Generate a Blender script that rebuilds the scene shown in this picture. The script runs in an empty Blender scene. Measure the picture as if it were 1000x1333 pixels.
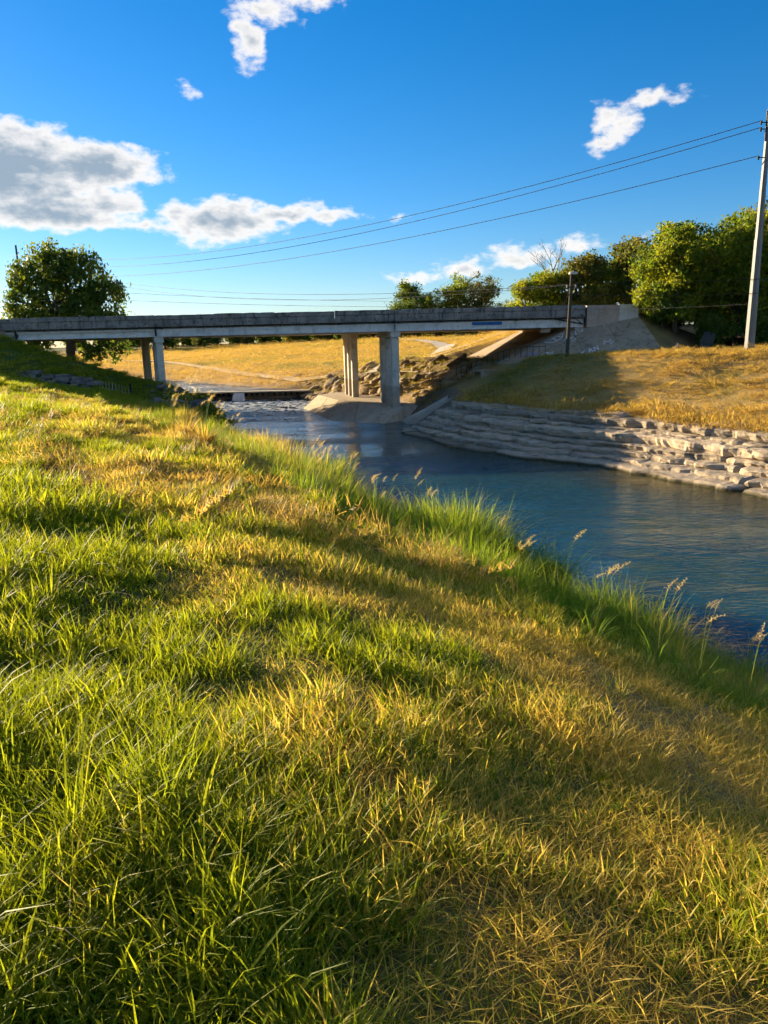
import bpy, math, random
import numpy as np
from mathutils import Vector, Matrix
random.seed(7)
RNG = np.random.default_rng(11)
sc = bpy.context.scene
COL = sc.collection
R = math.radians

# ------------------------------------------------------------------ camera
cam_d = bpy.data.cameras.new('camera'); cam = bpy.data.objects.new('camera', cam_d); COL.objects.link(cam)
cam_d.sensor_fit = 'VERTICAL'; cam_d.sensor_height = 36.0; cam_d.lens = 26.0
cam_d.clip_start = 0.05; cam_d.clip_end = 20000
cam.matrix_world = Matrix.Translation((0, 0, 6.0)) @ Matrix.Rotation(R(90 - 13.066), 4, 'X') @ Matrix.Rotation(R(-1.35), 4, 'Z')
sc.camera = cam

# ------------------------------------------------------------------ light
SUN_AZ, SUN_EL = -52.0, 12.0       # degrees; azimuth from +Y, negative = left of the view
sun_d = bpy.data.lights.new('sun', 'SUN'); sun_d.energy = 4.8; sun_d.angle = R(0.53); sun_d.color = (1.0, 0.80, 0.52)
sun = bpy.data.objects.new('sun', sun_d); COL.objects.link(sun); sun.location = (-60, 40, 60)
sdir = Vector((math.sin(R(SUN_AZ)) * math.cos(R(SUN_EL)), math.cos(R(SUN_AZ)) * math.cos(R(SUN_EL)), math.sin(R(SUN_EL))))
sun.rotation_euler = sdir.to_track_quat('Z', 'Y').to_euler()

class NT:
    """small helper for node trees"""
    def __init__(s, tree): s.t = tree; s.n = tree.nodes; s.l = tree.links
    def new(s, typ, **kw):
        n = s.n.new(typ)
        for k, v in kw.items(): setattr(n, k, v)
        return n
    def put(s, sock, v):
        if isinstance(v, bpy.types.NodeSocket): s.l.new(v, sock)
        elif v is not None: sock.default_value = v
    def math(s, op, a, b=None, c=None, clamp=False):
        n = s.new('ShaderNodeMath', operation=op, use_clamp=clamp)
        s.put(n.inputs[0], a); s.put(n.inputs[1], b); s.put(n.inputs[2], c)
        return n.outputs[0]
    def smooth(s, v, a, b, lo=0.0, hi=1.0):
        n = s.new('ShaderNodeMapRange', interpolation_type='SMOOTHSTEP')
        s.put(n.inputs[0], v); s.put(n.inputs[1], a); s.put(n.inputs[2], b); s.put(n.inputs[3], lo); s.put(n.inputs[4], hi)
        return n.outputs[0]
    def mix(s, f, a, b, blend='MIX'):
        n = s.new('ShaderNodeMix', data_type='RGBA', blend_type=blend)
        s.put(n.inputs[0], f); s.put(n.inputs[6], a); s.put(n.inputs[7], b)
        return n.outputs[2]
    def noise(s, vec, scale, detail=4, rough=.55, dist=0.0, dim='3D'):
        n = s.new('ShaderNodeTexNoise', noise_dimensions=dim)
        s.put(n.inputs['Vector'], vec); s.put(n.inputs['Scale'], scale); s.put(n.inputs['Detail'], detail)
        s.put(n.inputs['Roughness'], rough); s.put(n.inputs['Distortion'], dist)
        return n.outputs[0]
    def comb(s, x, y, z=0.0):
        n = s.new('ShaderNodeCombineXYZ'); s.put(n.inputs[0], x); s.put(n.inputs[1], y); s.put(n.inputs[2], z)
        return n.outputs[0]
    def mapping(s, vec, scale=(1, 1, 1), rot=(0, 0, 0), loc=(0, 0, 0)):
        n = s.new('ShaderNodeMapping'); s.put(n.inputs[0], vec)
        n.inputs[1].default_value = loc; n.inputs[2].default_value = rot; n.inputs[3].default_value = scale
        return n.outputs[0]
    def ramp(s, f, stops):
        n = s.new('ShaderNodeValToRGB'); s.put(n.inputs[0], f); e = n.color_ramp.elements
        while len(e) < len(stops): e.new(0.5)
        for i, (p, c) in enumerate(stops): e[i].position = p; e[i].color = (*c, 1) if len(c) == 3 else c
        return n.outputs[0]

# ------------------------------------------------------------------ sky with clouds (all by direction, no screen space)
world = bpy.data.worlds.new('World'); sc.world = world; world.use_nodes = True
W = NT(world.node_tree)
for n in list(W.n): W.n.remove(n)
# blobs: azimuth, elevation, half width, half height (degrees), weight
CLOUDS = [(-26.5, 11.3, 9.5, 3.1, 2.6), (-19.6, 11.7, 5.2, 1.7, 2.0), (-22.5, 8.9, 6.2, 1.5, 1.9), (-18.6, 9.6, 2.2, 1.3, 1.3), (-16.7, 8.2, 1.2, .6, .6),
          (-11.2, 8.6, 5.0, 1.55, 1.6), (-6.2, 9.0, 5.2, .8, 1.1), (-12.4, 7.5, 2.2, .8, .9),
          (-8.7, 19.6, 1.15, 1.8, .9), (-7.0, 21.2, 2.6, 1.1, .9), (-4.2, 21.8, 2.8, .65, .75),
          (15.7, 12.5, 1.3, .75, .8), (16.8, 13.7, 1.6, 1.25, .95), (18.9, 15.0, 2.7, .55, .75),
          (2.9, 4.5, 2.2, .55, .7), (6.2, 5.0, 2.3, .7, .75), (10.4, 5.7, 2.8, .95, .85), (14.2, 6.25, 1.8, .6, .7), (20.6, 6.6, 1.4, .35, .5),
          (-13.0, 16.6, .9, .42, .42), (1.4, 8.5, .7, .22, .4),
          (-50, 14, 6, 2.0, 1.2), (46, 11, 7, 1.5, 1.0)]
tc = W.new('ShaderNodeTexCoord'); sep = W.new('ShaderNodeSeparateXYZ'); W.put(sep.inputs[0], tc.outputs['Generated'])
az = W.math('MULTIPLY', W.math('ARCTAN2', sep.outputs[0], sep.outputs[1]), 57.29578)
el = W.math('MULTIPLY', W.math('ARCSINE', sep.outputs[2]), 57.29578)
uv = W.comb(az, el)
wn = W.new('ShaderNodeTexNoise', noise_dimensions='2D'); W.put(wn.inputs['Vector'], uv); wn.inputs['Scale'].default_value = .45; wn.inputs['Detail'].default_value = 2
wv = W.new('ShaderNodeVectorMath', operation='MULTIPLY_ADD'); W.put(wv.inputs[0], wn.outputs['Color']); wv.inputs[1].default_value = (2.2, 1.0, 0)
sub = W.new('ShaderNodeVectorMath', operation='SUBTRACT'); W.put(sub.inputs[0], uv); sub.inputs[1].default_value = (1.1, .5, 0)
W.put(wv.inputs[2], sub.outputs[0])
acc = None
for (u, v, a, b, k) in CLOUDS:
    m = W.new('ShaderNodeVectorMath', operation='MULTIPLY_ADD'); W.put(m.inputs[0], wv.outputs[0]); m.inputs[1].default_value = (1 / a, 1 / b, 0); m.inputs[2].default_value = (-u / a, -v / b, 0)
    ln = W.new('ShaderNodeVectorMath', operation='LENGTH'); W.put(ln.inputs[0], m.outputs[0])
    d = W.math('MULTIPLY_ADD', ln.outputs['Value'], -k, k)
    acc = d if acc is None else W.math('MAXIMUM', acc, d)
n1 = W.noise(W.mapping(uv, scale=(.85, 1.6, 1)), .8, 7, .58, 0, '2D')
n2 = W.noise(W.mapping(uv, scale=(.7, 1.3, 1), loc=(9, 4, 0)), .8, 3, .5, 0, '2D')
d0 = W.math('ADD', acc, W.math('MULTIPLY', W.math('SUBTRACT', n1, .5), 1.55))
alpha = W.smooth(d0, -.12, .62)
thick = W.math('MULTIPLY', W.smooth(d0, .22, 1.6), W.smooth(n2, .25, .5, .6, 1.0))
# unseen bright cloud added outside the view as neutral fill for the shadows
n3 = W.noise(W.mapping(tc.outputs['Generated'], scale=(1, 1, 1.6), loc=(.7, .2, 0)), 2.6, 5, .6)
beyond = W.math('MAXIMUM', W.smooth(W.math('ABSOLUTE', az), 36, 50), W.smooth(el, 24, 34))
alpha = W.math('MAXIMUM', alpha, W.math('MULTIPLY', W.smooth(n3, .52, .62), beyond))
thick = W.math('MAXIMUM', thick, W.math('MULTIPLY', W.smooth(n3, .60, .78), beyond))
sky = W.new('ShaderNodeTexSky', sky_type='NISHITA'); sky.sun_disc = False
sky.sun_elevation = R(SUN_EL); sky.sun_rotation = R(SUN_AZ); sky.altitude = 100; sky.air_density = 1.0; sky.dust_density = 0.15; sky.ozone_density = 4.5
hs = W.new('ShaderNodeHueSaturation'); W.put(hs.inputs['Color'], sky.outputs[0]); hs.inputs['Hue'].default_value = .499; hs.inputs['Saturation'].default_value = 1.24; hs.inputs['Value'].default_value = 1.0
SKY_STRENGTH = 0.06
ccol = W.mix(thick, (5.6, 5.35, 5.1, 1), (1.75, 2.2, 2.65, 1))
fin = W.mix(W.math('MULTIPLY', alpha, .95), W.mix(1.0, hs.outputs[0], (.97, .90, .97, 1), 'MULTIPLY'), ccol)
bg = W.new('ShaderNodeBackground'); W.put(bg.inputs[0], fin); bg.inputs[1].default_value = SKY_STRENGTH
world.cycles.sampling_method = 'MANUAL'; world.cycles.sample_map_resolution = 256
wo = W.new('ShaderNodeOutputWorld'); W.put(wo.inputs[0], bg.outputs[0])

vs = sc.view_settings
vs.view_transform = 'Standard'; vs.look = 'None'; vs.exposure = 1.75; vs.gamma = 1.0; vs.use_curve_mapping = False
cy = sc.cycles
cy.max_bounces = 5; cy.diffuse_bounces = 3; cy.glossy_bounces = 2; cy.transmission_bounces = 3; cy.use_adaptive_sampling = True; cy.adaptive_threshold = 0.03; cy.adaptive_min_samples = 12; cy.transparent_max_bounces = 6
cy.caustics_reflective = False; cy.caustics_refractive = False; cy.sample_clamp_indirect = 6.0
cy.use_denoising = True
sc.render.film_transparent = False

# ------------------------------------------------------------------ object helpers
def tag(o, label=None, cat=None, group=None, kind=None):
    if label: o['label'] = label
    if cat: o['category'] = cat
    if group: o['group'] = group
    if kind: o['kind'] = kind
    return o
def empty(name, loc=(0, 0, 0), rz=0.0):
    o = bpy.data.objects.new(name, None); COL.objects.link(o); o.location = loc; o.rotation_euler = (0, 0, rz); o.empty_display_size = .3
    return o
ABS = set()
def aempty(name, loc):
    """an Empty whose parts are given in world coordinates"""
    o = empty(name, loc); ABS.add(o.name); return o
def npmesh(name, V, F, smooth=False):
    """V (n,3), F (m,3) or (m,4) arrays, or a list of index tuples"""
    me = bpy.data.meshes.new(name)
    V = np.asarray(V, dtype=np.float32)
    if isinstance(F, np.ndarray):
        k = F.shape[1]; me.vertices.add(len(V)); me.vertices.foreach_set('co', V.ravel())
        me.loops.add(F.size); me.loops.foreach_set('vertex_index', F.astype(np.int32).ravel())
        me.polygons.add(len(F)); me.polygons.foreach_set('loop_start', np.arange(0, F.size, k, dtype=np.int32))
        me.update(calc_edges=True)
    else:
        me.from_pydata(V.tolist(), [], [tuple(f) for f in F]); me.update()
    if smooth: me.polygons.foreach_set('use_smooth', np.ones(len(me.polygons), dtype=bool))
    return me
def link(name, me, mat=None, parent=None, loc=None):
    o = bpy.data.objects.new(name, me); COL.objects.link(o)
    if mat is not None and len(me.materials) == 0: me.materials.append(mat)
    if parent is not None:
        o.parent = parent
        if parent.name in ABS: o.matrix_parent_inverse = Matrix.Translation(parent.location).inverted()
    if loc is not None: o.location = loc
    return o
class MB:
    def __init__(s): s.v = []; s.f = []
    def box(s, x0, x1, y0, y1, z0, z1, bev=0.0):
        if bev > 0: return s.bbox(x0, x1, y0, y1, z0, z1, bev)
        b = len(s.v)
        s.v += [(x0, y0, z0), (x1, y0, z0), (x1, y1, z0), (x0, y1, z0), (x0, y0, z1), (x1, y0, z1), (x1, y1, z1), (x0, y1, z1)]
        s.f += [tuple(b + i for i in q) for q in ((0, 3, 2, 1), (4, 5, 6, 7), (0, 1, 5, 4), (1, 2, 6, 5), (2, 3, 7, 6), (3, 0, 4, 7))]
        return s
    def bbox(s, x0, x1, y0, y1, z0, z1, c):
        """box with chamfered vertical and top edges"""
        b = len(s.v)
        def ring(z, i): return [(x0 + i + c, y0 + i, z), (x1 - i - c, y0 + i, z), (x1 - i, y0 + i + c, z), (x1 - i, y1 - i - c, z), (x1 - i - c, y1 - i, z), (x0 + i + c, y1 - i, z), (x0 + i, y1 - i - c, z), (x0 + i, y0 + i + c, z)]
        rs = [ring(z0, 0), ring(z1 - c, 0), ring(z1, c * .9)]
        for r_ in rs: s.v += r_
        for k in range(2):
            for i in range(8):
                j = (i + 1) % 8; s.f.append((b + k * 8 + i, b + k * 8 + j, b + k * 8 + 8 + j, b + k * 8 + 8 + i))
        s.f.append(tuple(b + 16 + i for i in range(8))); s.f.append(tuple(b + i for i in reversed(range(8))))
        return s
    def tube(s, pts, rad, n=8, cap=True):
        pts = [Vector(p) for p in pts]; b = len(s.v)
        if not hasattr(rad, '__len__'): rad = [rad] * len(pts)
        up = Vector((0, 0, 1)); X = None
        for i, p in enumerate(pts):
            t = (pts[min(i + 1, len(pts) - 1)] - pts[max(i - 1, 0)]).normalized()
            if X is None:
                X = t.cross(up)
                if X.length < 1e-3: X = t.cross(Vector((1, 0, 0)))
            X = (X - t * X.dot(t)).normalized(); Y = t.cross(X)
            for k in range(n):
                a = 2 * math.pi * k / n
                s.v.append(tuple(p + (X * math.cos(a) + Y * math.sin(a)) * rad[i]))
        for i in range(len(pts) - 1):
            for k in range(n):
                j = (k + 1) % n; s.f.append((b + i * n + k, b + i * n + j, b + (i + 1) * n + j, b + (i + 1) * n + k))
        if cap:
            s.f.append(tuple(b + k for k in reversed(range(n)))); s.f.append(tuple(b + (len(pts) - 1) * n + k for k in range(n)))
        return s
    def prism(s, poly, z0, z1):
        """vertical prism over an xy polygon; z0 and z1 are numbers or lists"""
        b = len(s.v); n = len(poly)
        Z0 = z0 if hasattr(z0, '__len__') else [z0] * n; Z1 = z1 if hasattr(z1, '__len__') else [z1] * n
        s.v += [(p[0], p[1], z) for p, z in zip(poly, Z0)] + [(p[0], p[1], z) for p, z in zip(poly, Z1)]
        s.f.append(tuple(b + i for i in reversed(range(n)))); s.f.append(tuple(b + n + i for i in range(n)))
        for i in range(n):
            j = (i + 1) % n; s.f.append((b + i, b + j, b + n + j, b + n + i))
        return s
    def build(s, name, mat, parent=None, smooth=False, loc=None):
        return link(name, npmesh(name, s.v, s.f, smooth), mat, parent, loc)

# value noise for shaping the ground
_LAT = RNG.random((256, 256))
def vnoise(x, y):
    x = np.asarray(x, float); y = np.asarray(y, float)
    xi = np.floor(x).astype(int); yi = np.floor(y).astype(int); fx = x - xi; fy = y - yi
    fx = fx * fx * (3 - 2 * fx); fy = fy * fy * (3 - 2 * fy)
    a = _LAT[xi & 255, yi & 255]; b = _LAT[(xi + 1) & 255, yi & 255]; c = _LAT[xi & 255, (yi + 1) & 255]; d = _LAT[(xi + 1) & 255, (yi + 1) & 255]
    return (a * (1 - fx) + b * fx) * (1 - fy) + (c * (1 - fx) + d * fx) * fy
def fbm(x, y, o=4, g_=.5):
    s = 0; a = 1; n = 0
    for k in range(o):
        s = s + a * (vnoise(x * 2 ** k + 17.3 * k, y * 2 ** k + 5.1 * k) - .5); n += a; a *= g_
    return s / n * 2
def sstep(x, a, b):
    t = np.clip((x - a) / (b - a), 0, 1); return t * t * (3 - 2 * t)

# ------------------------------------------------------------------ the lie of the land
NEAR = [(60, -80), (12.2, 0), (9.6, 5), (6.6, 11), (4.3, 15.2), (2.3, 20), (-.6, 26), (-3.7, 33), (-7.2, 41), (-11.0, 52), (-14, 60), (-21, 78), (-48, 105), (-75, 130), (-120, 155), (-500, 330)]
FAR = [(110, -80), (34, 0), (21, 17), (14.8, 27.8), (11, 34.8), (7.9, 37.8), (4.6, 43.3), (2.4, 49), (2.2, 55), (-.5, 64), (-5, 74), (-8.6, 81), (-34, 116), (-60, 142), (-100, 168), (-480, 350)]
def sdist(x, y, line):
    """signed distance to a polyline; positive on its left hand going along it"""
    best = np.full(np.shape(x), 1e9); sign = np.ones(np.shape(x))
    for (ax, ay), (bx, by) in zip(line[:-1], line[1:]):
        dx, dy = bx - ax, by - ay; L2 = dx * dx + dy * dy
        t = np.clip(((x - ax) * dx + (y - ay) * dy) / L2, 0, 1)
        ex = x - ax - t * dx; ey = y - ay - t * dy; d = np.hypot(ex, ey)
        cr = dx * (y - ay) - dy * (x - ax)
        m = d < best - 1e-9
        best = np.where(m, d, best); sign = np.where(m, np.where(cr >= 0, 1, -1), sign)
    return best * sign
def rectdist(x, y, x0, x1, y0, y1, sy0=1.0):
    dx = np.maximum(np.maximum(x0 - x, x - x1), 0); dy = np.maximum(np.maximum(y0 - y, y - y1), 0)
    return np.hypot(dx, dy)
def embank(x, y):
    top = np.interp(x, [14.5, 15.3, 19.4, 21.5, 25], [6.7, 7.0, 7.75, 7.0, 5.6])
    return top - .46 * rectdist(x, y, 14.5, 500, 58, 78) - .25 * np.maximum(0, y - 78) * 0
def ground(x, y, fine=True, want=False):
    x = np.asarray(x, float); y = np.asarray(y, float)
    sN = sdist(x, y, NEAR); sF = -sdist(x, y, FAR)
    up = sstep(y, 74, 92)                        # upstream of the weir
    # near bank
    wob = fbm(x * .12, y * .12, 3) * .5 + fbm(x * .5, y * .5, 2) * .15
    s = sN + wob * np.clip(sN, 0, 3) / 3 * .8
    zn = np.interp(s, [-6, -2.5, 0, 1.0, 3.5, 6.0, 8.2, 9.4, 11, 14, 20, 30, 60, 400], [-2.2, -1.4, 0, .55, 1.75, 3.0, 3.83, 4.08, 4.28, 4.5, 4.82, 5.12, 5.2, 5.2])
    zn += .25 * np.exp(-((y - 33) / 8) ** 2) * sstep(s, 12, 18) - .35 * sstep(y, 40, 47) * sstep(s, 5, 12)
    zn -= .75 * sstep(y, 22, 33) * (1 - sstep(y, 53, 60)) * sstep(s, 3, 6) * (1 - sstep(s, 9, 15))
    zn += up * .6 * sstep(s, -1, 2)
    # low mown ridges that follow the river
    if fine:
        r1 = np.sin(s * 2.3 + fbm(x * .15, y * .15, 2) * 3.0) * .028 * sstep(s, 8.2, 9.5) * (1 - sstep(s, 19, 26))
        zn += r1 + fbm(x * .7 + 9, y * .7, 4) * .042 * sstep(s, 0, 3) + fbm(x * 2.6, y * 2.6 + 4, 3) * .025 * sstep(s, 0, 3)
    # left road embankment
    e = 7.25 - .5 * np.maximum(0, np.maximum(56.5 - y, y - 76)) - .34 * np.maximum(0, x + 29.3 + .5 * np.maximum(0, y - 57))
    zn = np.maximum(zn, np.where(s > 0, e, -9))
    # far bank: ledge, slope, crest
    c = np.interp(y, [10, 28, 36, 42, 50, 56, 80], [15, 14, 13.5, 12, 9.5, 8.5, 8.5])
    lz = np.interp(sF, [-6, -2.5, -.4, .4, 2.6, 3.4], [-2.2, -1.5, -.25, .1, 1.5, 1.85])
    t = np.clip((sF - 3.4) / (c - 3.4), 0, 1)
    zc = np.interp(y, [20, 46, 52, 60, 75], [4.75, 4.8, 4.65, 4.25, 4.2])
    zd = np.where(sF < 3.4, lz, 1.85 + (zc - 1.85) * (t * .55 + .45 * t * t * (3 - 2 * t)))
    zd = zd + np.clip((sF - c) / 25, 0, 1) * .35
    if fine: zd += (fbm(x * .45, y * .45 + 7, 4) * .14 + fbm(x * 1.7, y * 1.7, 3) * .05) * sstep(sF, 2.6, 5)
    zu = np.interp(sF, [-6, -2.5, 0, 1.6, 5, 9, 30, 58, 72, 90, 140, 400], [-1.6, -.5, .85, 1.5, 2.45, 3.0, 4.1, 5.7, 6.1, 5.8, 5.2, 5.0])
    if fine: zu += fbm(x * .16, y * .16, 4) * .3 * sstep(sF, 3, 12) + fbm(x * .9, y * .9, 3) * .22 * sstep(sF, .5, 2) * (1 - sstep(sF, 7, 11))
    zf = zd * (1 - up) + zu * up
    # right road embankment with its cone
    e1 = embank(x, y) - .07
    e2 = 6.9 - .27 * np.maximum(0, 16.5 - x) - .2 * np.maximum(0, y - 105) - 2.0 * np.maximum(0, 80 - y)
    zf = np.where(sF > 3, np.maximum(zf, np.maximum(e1, np.where(y > 78, e2, -9))), zf)
    z = np.where(sN > -0.0, zn, np.where(sF > 0, zf, np.maximum(zn, zf)))
    z = np.where((sN < 0) & (sF < 0), np.maximum(np.where(sN > -6, zn, -2.2), np.where(sF > -6, zf, -2.2)), z)
    if want: return z, sN, sF
    return z
def gz(x, y): return float(ground(np.array([x]), np.array([y]))[0])

# where the grass is dry straw (1) and where it is green (0)
GOLD = [(3.2, 9.0, 2.6, 3.6, .75), (2.9, 5.2, 1.1, 1.6, .7), (-19, 35, 9, 3, .25), (-6, 15.5, 4.5, .6, .42), (-9.5, 19, 5, .6, .4), (-2.6, 12.3, 2.6, .7, .35), (.6, 3.4, 1.0, .6, .4), (-1.5, 5.6, .9, .4, .45), (-14, 26, 6, .9, .3)]
def dryness(x, y):
    sN = sdist(x, y, NEAR)
    d = .13 + fbm(x * .45 + 3, y * .45, 4) * .62 + fbm(x * 1.9, y * 1.9 + 8, 3) * .38
    for (u, v, a, b, k) in GOLD:
        ca, sa = .90, .43
        px = (x - u) * ca + (y - v) * sa; py = -(x - u) * sa + (y - v) * ca
        d = d + k * np.exp(-(px / a) ** 2 * .7 - (py / b) ** 2 * .7)
    d = d - .45 * np.exp(-((x + 2.5) / 2.3) ** 2 - ((y - 5.4) / 2.8) ** 2)
    d = d + .25 * sstep(sN, 6.2, 7.2) * (1 - sstep(sN + fbm(x * .8, y * .8 + 21, 2) * .8, 9.4, 11.0)) * (1 - .6 * sstep(y, 12, 22))
    d = d - .30 * sstep(sN, 10.2, 12.0) * (1 - .25 * sstep(y, 24, 34)) - .10 * sstep(y, 9, 13)
    d = d - .55 * (1 - sstep(sN, 4.5, 7.0))
    return np.clip(d, 0, 1)

# ------------------------------------------------------------------ materials
def new_mat(name):
    m = bpy.data.materials.new(name); m.use_nodes = True
    for n in list(m.node_tree.nodes): m.node_tree.nodes.remove(n)
    T = NT(m.node_tree); out = T.new('ShaderNodeOutputMaterial'); return m, T, out
def bsdf(T, out, col, rough=.85, bump=None, bs=.3, bd=.02, spec=.25, metal=0.0, extra=None):
    p = T.new('ShaderNodeBsdfPrincipled'); T.put(p.inputs['Base Color'], col); T.put(p.inputs['Roughness'], rough)
    p.inputs['Specular IOR Level'].default_value = spec; p.inputs['Metallic'].default_value = metal
    if bump is not None:
        b = T.new('ShaderNodeBump'); b.inputs['Strength'].default_value = bs; b.inputs['Distance'].default_value = bd
        T.put(b.inputs['Height'], bump); T.put(p.inputs['Normal'], b.outputs[0])
    T.put(out.inputs[0], p.outputs[0]); return p
def pos(T): return T.new('ShaderNodeNewGeometry').outputs['Position']
def objrand(T): return T.new('ShaderNodeObjectInfo').outputs['Random']
def concrete(name, a, b, dirt=(.05, .045, .04), streak=.5, scale=1.0, flood=None, form=None):
    m, T, o = new_mat(name); P = pos(T)
    n = T.noise(P, 1.3 * scale, 4, .65); n2 = T.noise(P, 14 * scale, 2, .6)
    c = T.mix(T.smooth(n, .3, .7), (*a, 1), (*b, 1))
    st = T.noise(T.mapping(P, scale=(2.2, 2.2, .22)), 1.6 * scale, 5, .65)
    c = T.mix(T.math('MULTIPLY', T.smooth(st, .5, .72), streak), c, (*dirt, 1))
    sp = T.noise(P, 3.1 * scale, 3, .5, .6)
    c = T.mix(T.math('MULTIPLY', T.smooth(sp, .56, .66), streak * .7), c, (*dirt, 1))
    c = T.mix(T.math('MULTIPLY', T.math('SUBTRACT', n2, .5), .5), c, (.8, .76, .7, 1))
    if flood or form:
        zs = T.new('ShaderNodeSeparateXYZ'); T.put(zs.inputs[0], P)
    if flood: c = T.mix(T.smooth(T.math('ADD', zs.outputs[2], T.math('MULTIPLY', n, -1.0)), flood - .7, flood - .4, .55, 0.0), c, (.27, .20, .12, 1))    # silt left by floods
    if form:
        ln_ = T.math('ABSOLUTE', T.math('SUBTRACT', T.math('FRACT', T.math('DIVIDE', zs.outputs[2], form)), .5))
        c = T.mix(T.smooth(ln_, .485, .498, 0.0, .45), c, (*dirt, 1))
    bsdf(T, o, c, .88, n2, .3, .02)
    return m
M = {}
M['parapet'] = concrete('weathered_parapet_concrete', (.16, .145, .125), (.30, .27, .235), (.04, .036, .03), .95, 1.0)
M['girder'] = concrete('girder_concrete', (.62, .59, .54), (.74, .70, .64), (.24, .21, .17), .45, .7)
M['column'] = concrete('column_concrete', (.52, .47, .39), (.66, .60, .50), (.2, .16, .11), .5, .8, 2.6, 1.22)
M['apron'] = concrete('apron_concrete', (.42, .33, .22), (.55, .45, .31), (.14, .11, .07), .5, .6)
M['paving'] = concrete('slope_paving_concrete', (.29, .21, .13), (.41, .31, .20), (.12, .09, .05), .65, .5)
M['path'] = concrete('path_concrete', (.42, .36, .28), (.52, .46, .36), (.25, .2, .14), .3, .8)
M['wall'] = concrete('wing_wall_concrete', (.36, .28, .21), (.45, .36, .28), (.18, .14, .1), .4, .7)
M['wallwhite'] = concrete('painted_wall', (.50, .47, .42), (.60, .57, .51), (.28, .25, .2), .3, .7)
M['dirt'] = concrete('packed_dirt', (.50, .37, .20), (.62, .47, .27), (.3, .22, .12), .3, .8)
M['asphalt'] = concrete('asphalt', (.04, .04, .042), (.06, .06, .06), (.03, .03, .03), .2, 2)

def ground_mat():
    m, T, o = new_mat('ground_soil_and_turf'); P = pos(T)
    at = T.new('ShaderNodeAttribute', attribute_name='tint').outputs['Color']
    n = T.noise(P, .8, 4, .65); n2 = T.noise(P, 9, 3, .65); n3 = T.noise(T.mapping(P, scale=(.5, 1.2, 1), rot=(0, 0, .5)), .35, 3, .6)
    v = T.math('ADD', T.math('MULTIPLY', n2, .9), T.math('ADD', T.math('MULTIPLY', n, .5), T.math('MULTIPLY', n3, .6)))
    c = T.mix(1.0, at, T.ramp(T.math('MULTIPLY', v, .5), [(.3, (.5, .5, .5)), (.5, (.95, .95, .95)), (.7, (1.35, 1.25, 1.1))]), 'MULTIPLY')
    bsdf(T, o, c, .95, n2, .8, .12, .1)
    return m
M['ground'] = ground_mat()
def grass_mat(name, green0, green1, dry0, dry1, trans=.5, tipdry=.25, inst=True):
    m, T, o = new_mat(name)
    bl = T.new('ShaderNodeAttribute', attribute_name='blade').outputs['Color']    # r: random per blade, g: 0 root .. 1 tip, b: dryness
    sp = T.new('ShaderNodeSeparateColor'); T.put(sp.inputs[0], bl)
    if inst:
        dry = T.new('ShaderNodeAttribute', attribute_type='INSTANCER', attribute_name='dry').outputs['Fac']
        rnd = T.new('ShaderNodeAttribute', attribute_type='INSTANCER', attribute_name='rnd').outputs['Fac']
    else:
        dry = sp.outputs[2]; rnd = T.new('ShaderNodeAttribute', attribute_name='blade').outputs['Alpha']
    gcol = T.mix(T.math('ADD', T.math('MULTIPLY', rnd, .5), T.math('MULTIPLY', sp.outputs[0], .5)), (*green0, 1), (*green1, 1))
    dcol = T.mix(sp.outputs[0], (*dry0, 1), (*dry1, 1))
    f = T.math('ADD', dry, T.math('ADD', T.math('MULTIPLY', sp.outputs[1], tipdry), T.math('MULTIPLY', T.math('SUBTRACT', sp.outputs[0], .62), .85)))
    f = T.smooth(f, .38, .72)
    c = T.mix(f, gcol, dcol)
    p = T.new('ShaderNodeBsdfPrincipled'); T.put(p.inputs['Base Color'], c); p.inputs['Roughness'].default_value = .5; p.inputs['Specular IOR Level'].default_value = .22
    t = T.new('ShaderNodeBsdfTranslucent'); T.put(t.inputs[0], T.mix(1.0, c, (1.5, 1.4, .8, 1), 'MULTIPLY'))
    mx = T.new('ShaderNodeMixShader'); mx.inputs[0].default_value = trans
    T.put(mx.inputs[1], p.outputs[0]); T.put(mx.inputs[2], t.outputs[0]); T.put(o.inputs[0], mx.outputs[0])
    return m
M['grass'] = grass_mat('grass_blades', (.115, .175, .009), (.35, .375, .018), (.42, .30, .055), (.70, .53, .13), .62, .15)
M['straw'] = grass_mat('straw_blades', (.14, .16, .03), (.23, .23, .045), (.33, .22, .055), (.58, .40, .12), .5, .3)
M['turf'] = grass_mat('near_turf_blades', (.115, .175, .009), (.35, .375, .018), (.42, .30, .055), (.70, .53, .13), .62, .14, False)
M['reed'] = grass_mat('tall_grass_blades', (.11, .20, .016), (.31, .39, .032), (.42, .30, .06), (.66, .48, .14), .62, .2)

def leaf_mat(name, c0, c1, trans=.4, c2=None):
    m, T, o = new_mat(name)
    lf = T.new('ShaderNodeAttribute', attribute_name='leaf').outputs['Color']
    sp = T.new('ShaderNodeSeparateColor'); T.put(sp.inputs[0], lf)
    c = T.mix(sp.outputs[0], (*c0, 1), (*c1, 1))
    if c2: c = T.mix(T.smooth(sp.outputs[1], .45, .75), c, (*c2, 1))
    p = T.new('ShaderNodeBsdfPrincipled'); T.put(p.inputs['Base Color'], c); p.inputs['Roughness'].default_value = .55; p.inputs['Specular IOR Level'].default_value = .25
    t = T.new('ShaderNodeBsdfTranslucent'); T.put(t.inputs[0], T.mix(1.0, c, (1.5, 1.4, .7, 1), 'MULTIPLY'))
    mx = T.new('ShaderNodeMixShader'); mx.inputs[0].default_value = trans
    T.put(mx.inputs[1], p.outputs[0]); T.put(mx.inputs[2], t.outputs[0]); T.put(o.inputs[0], mx.outputs[0])
    return m
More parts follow.
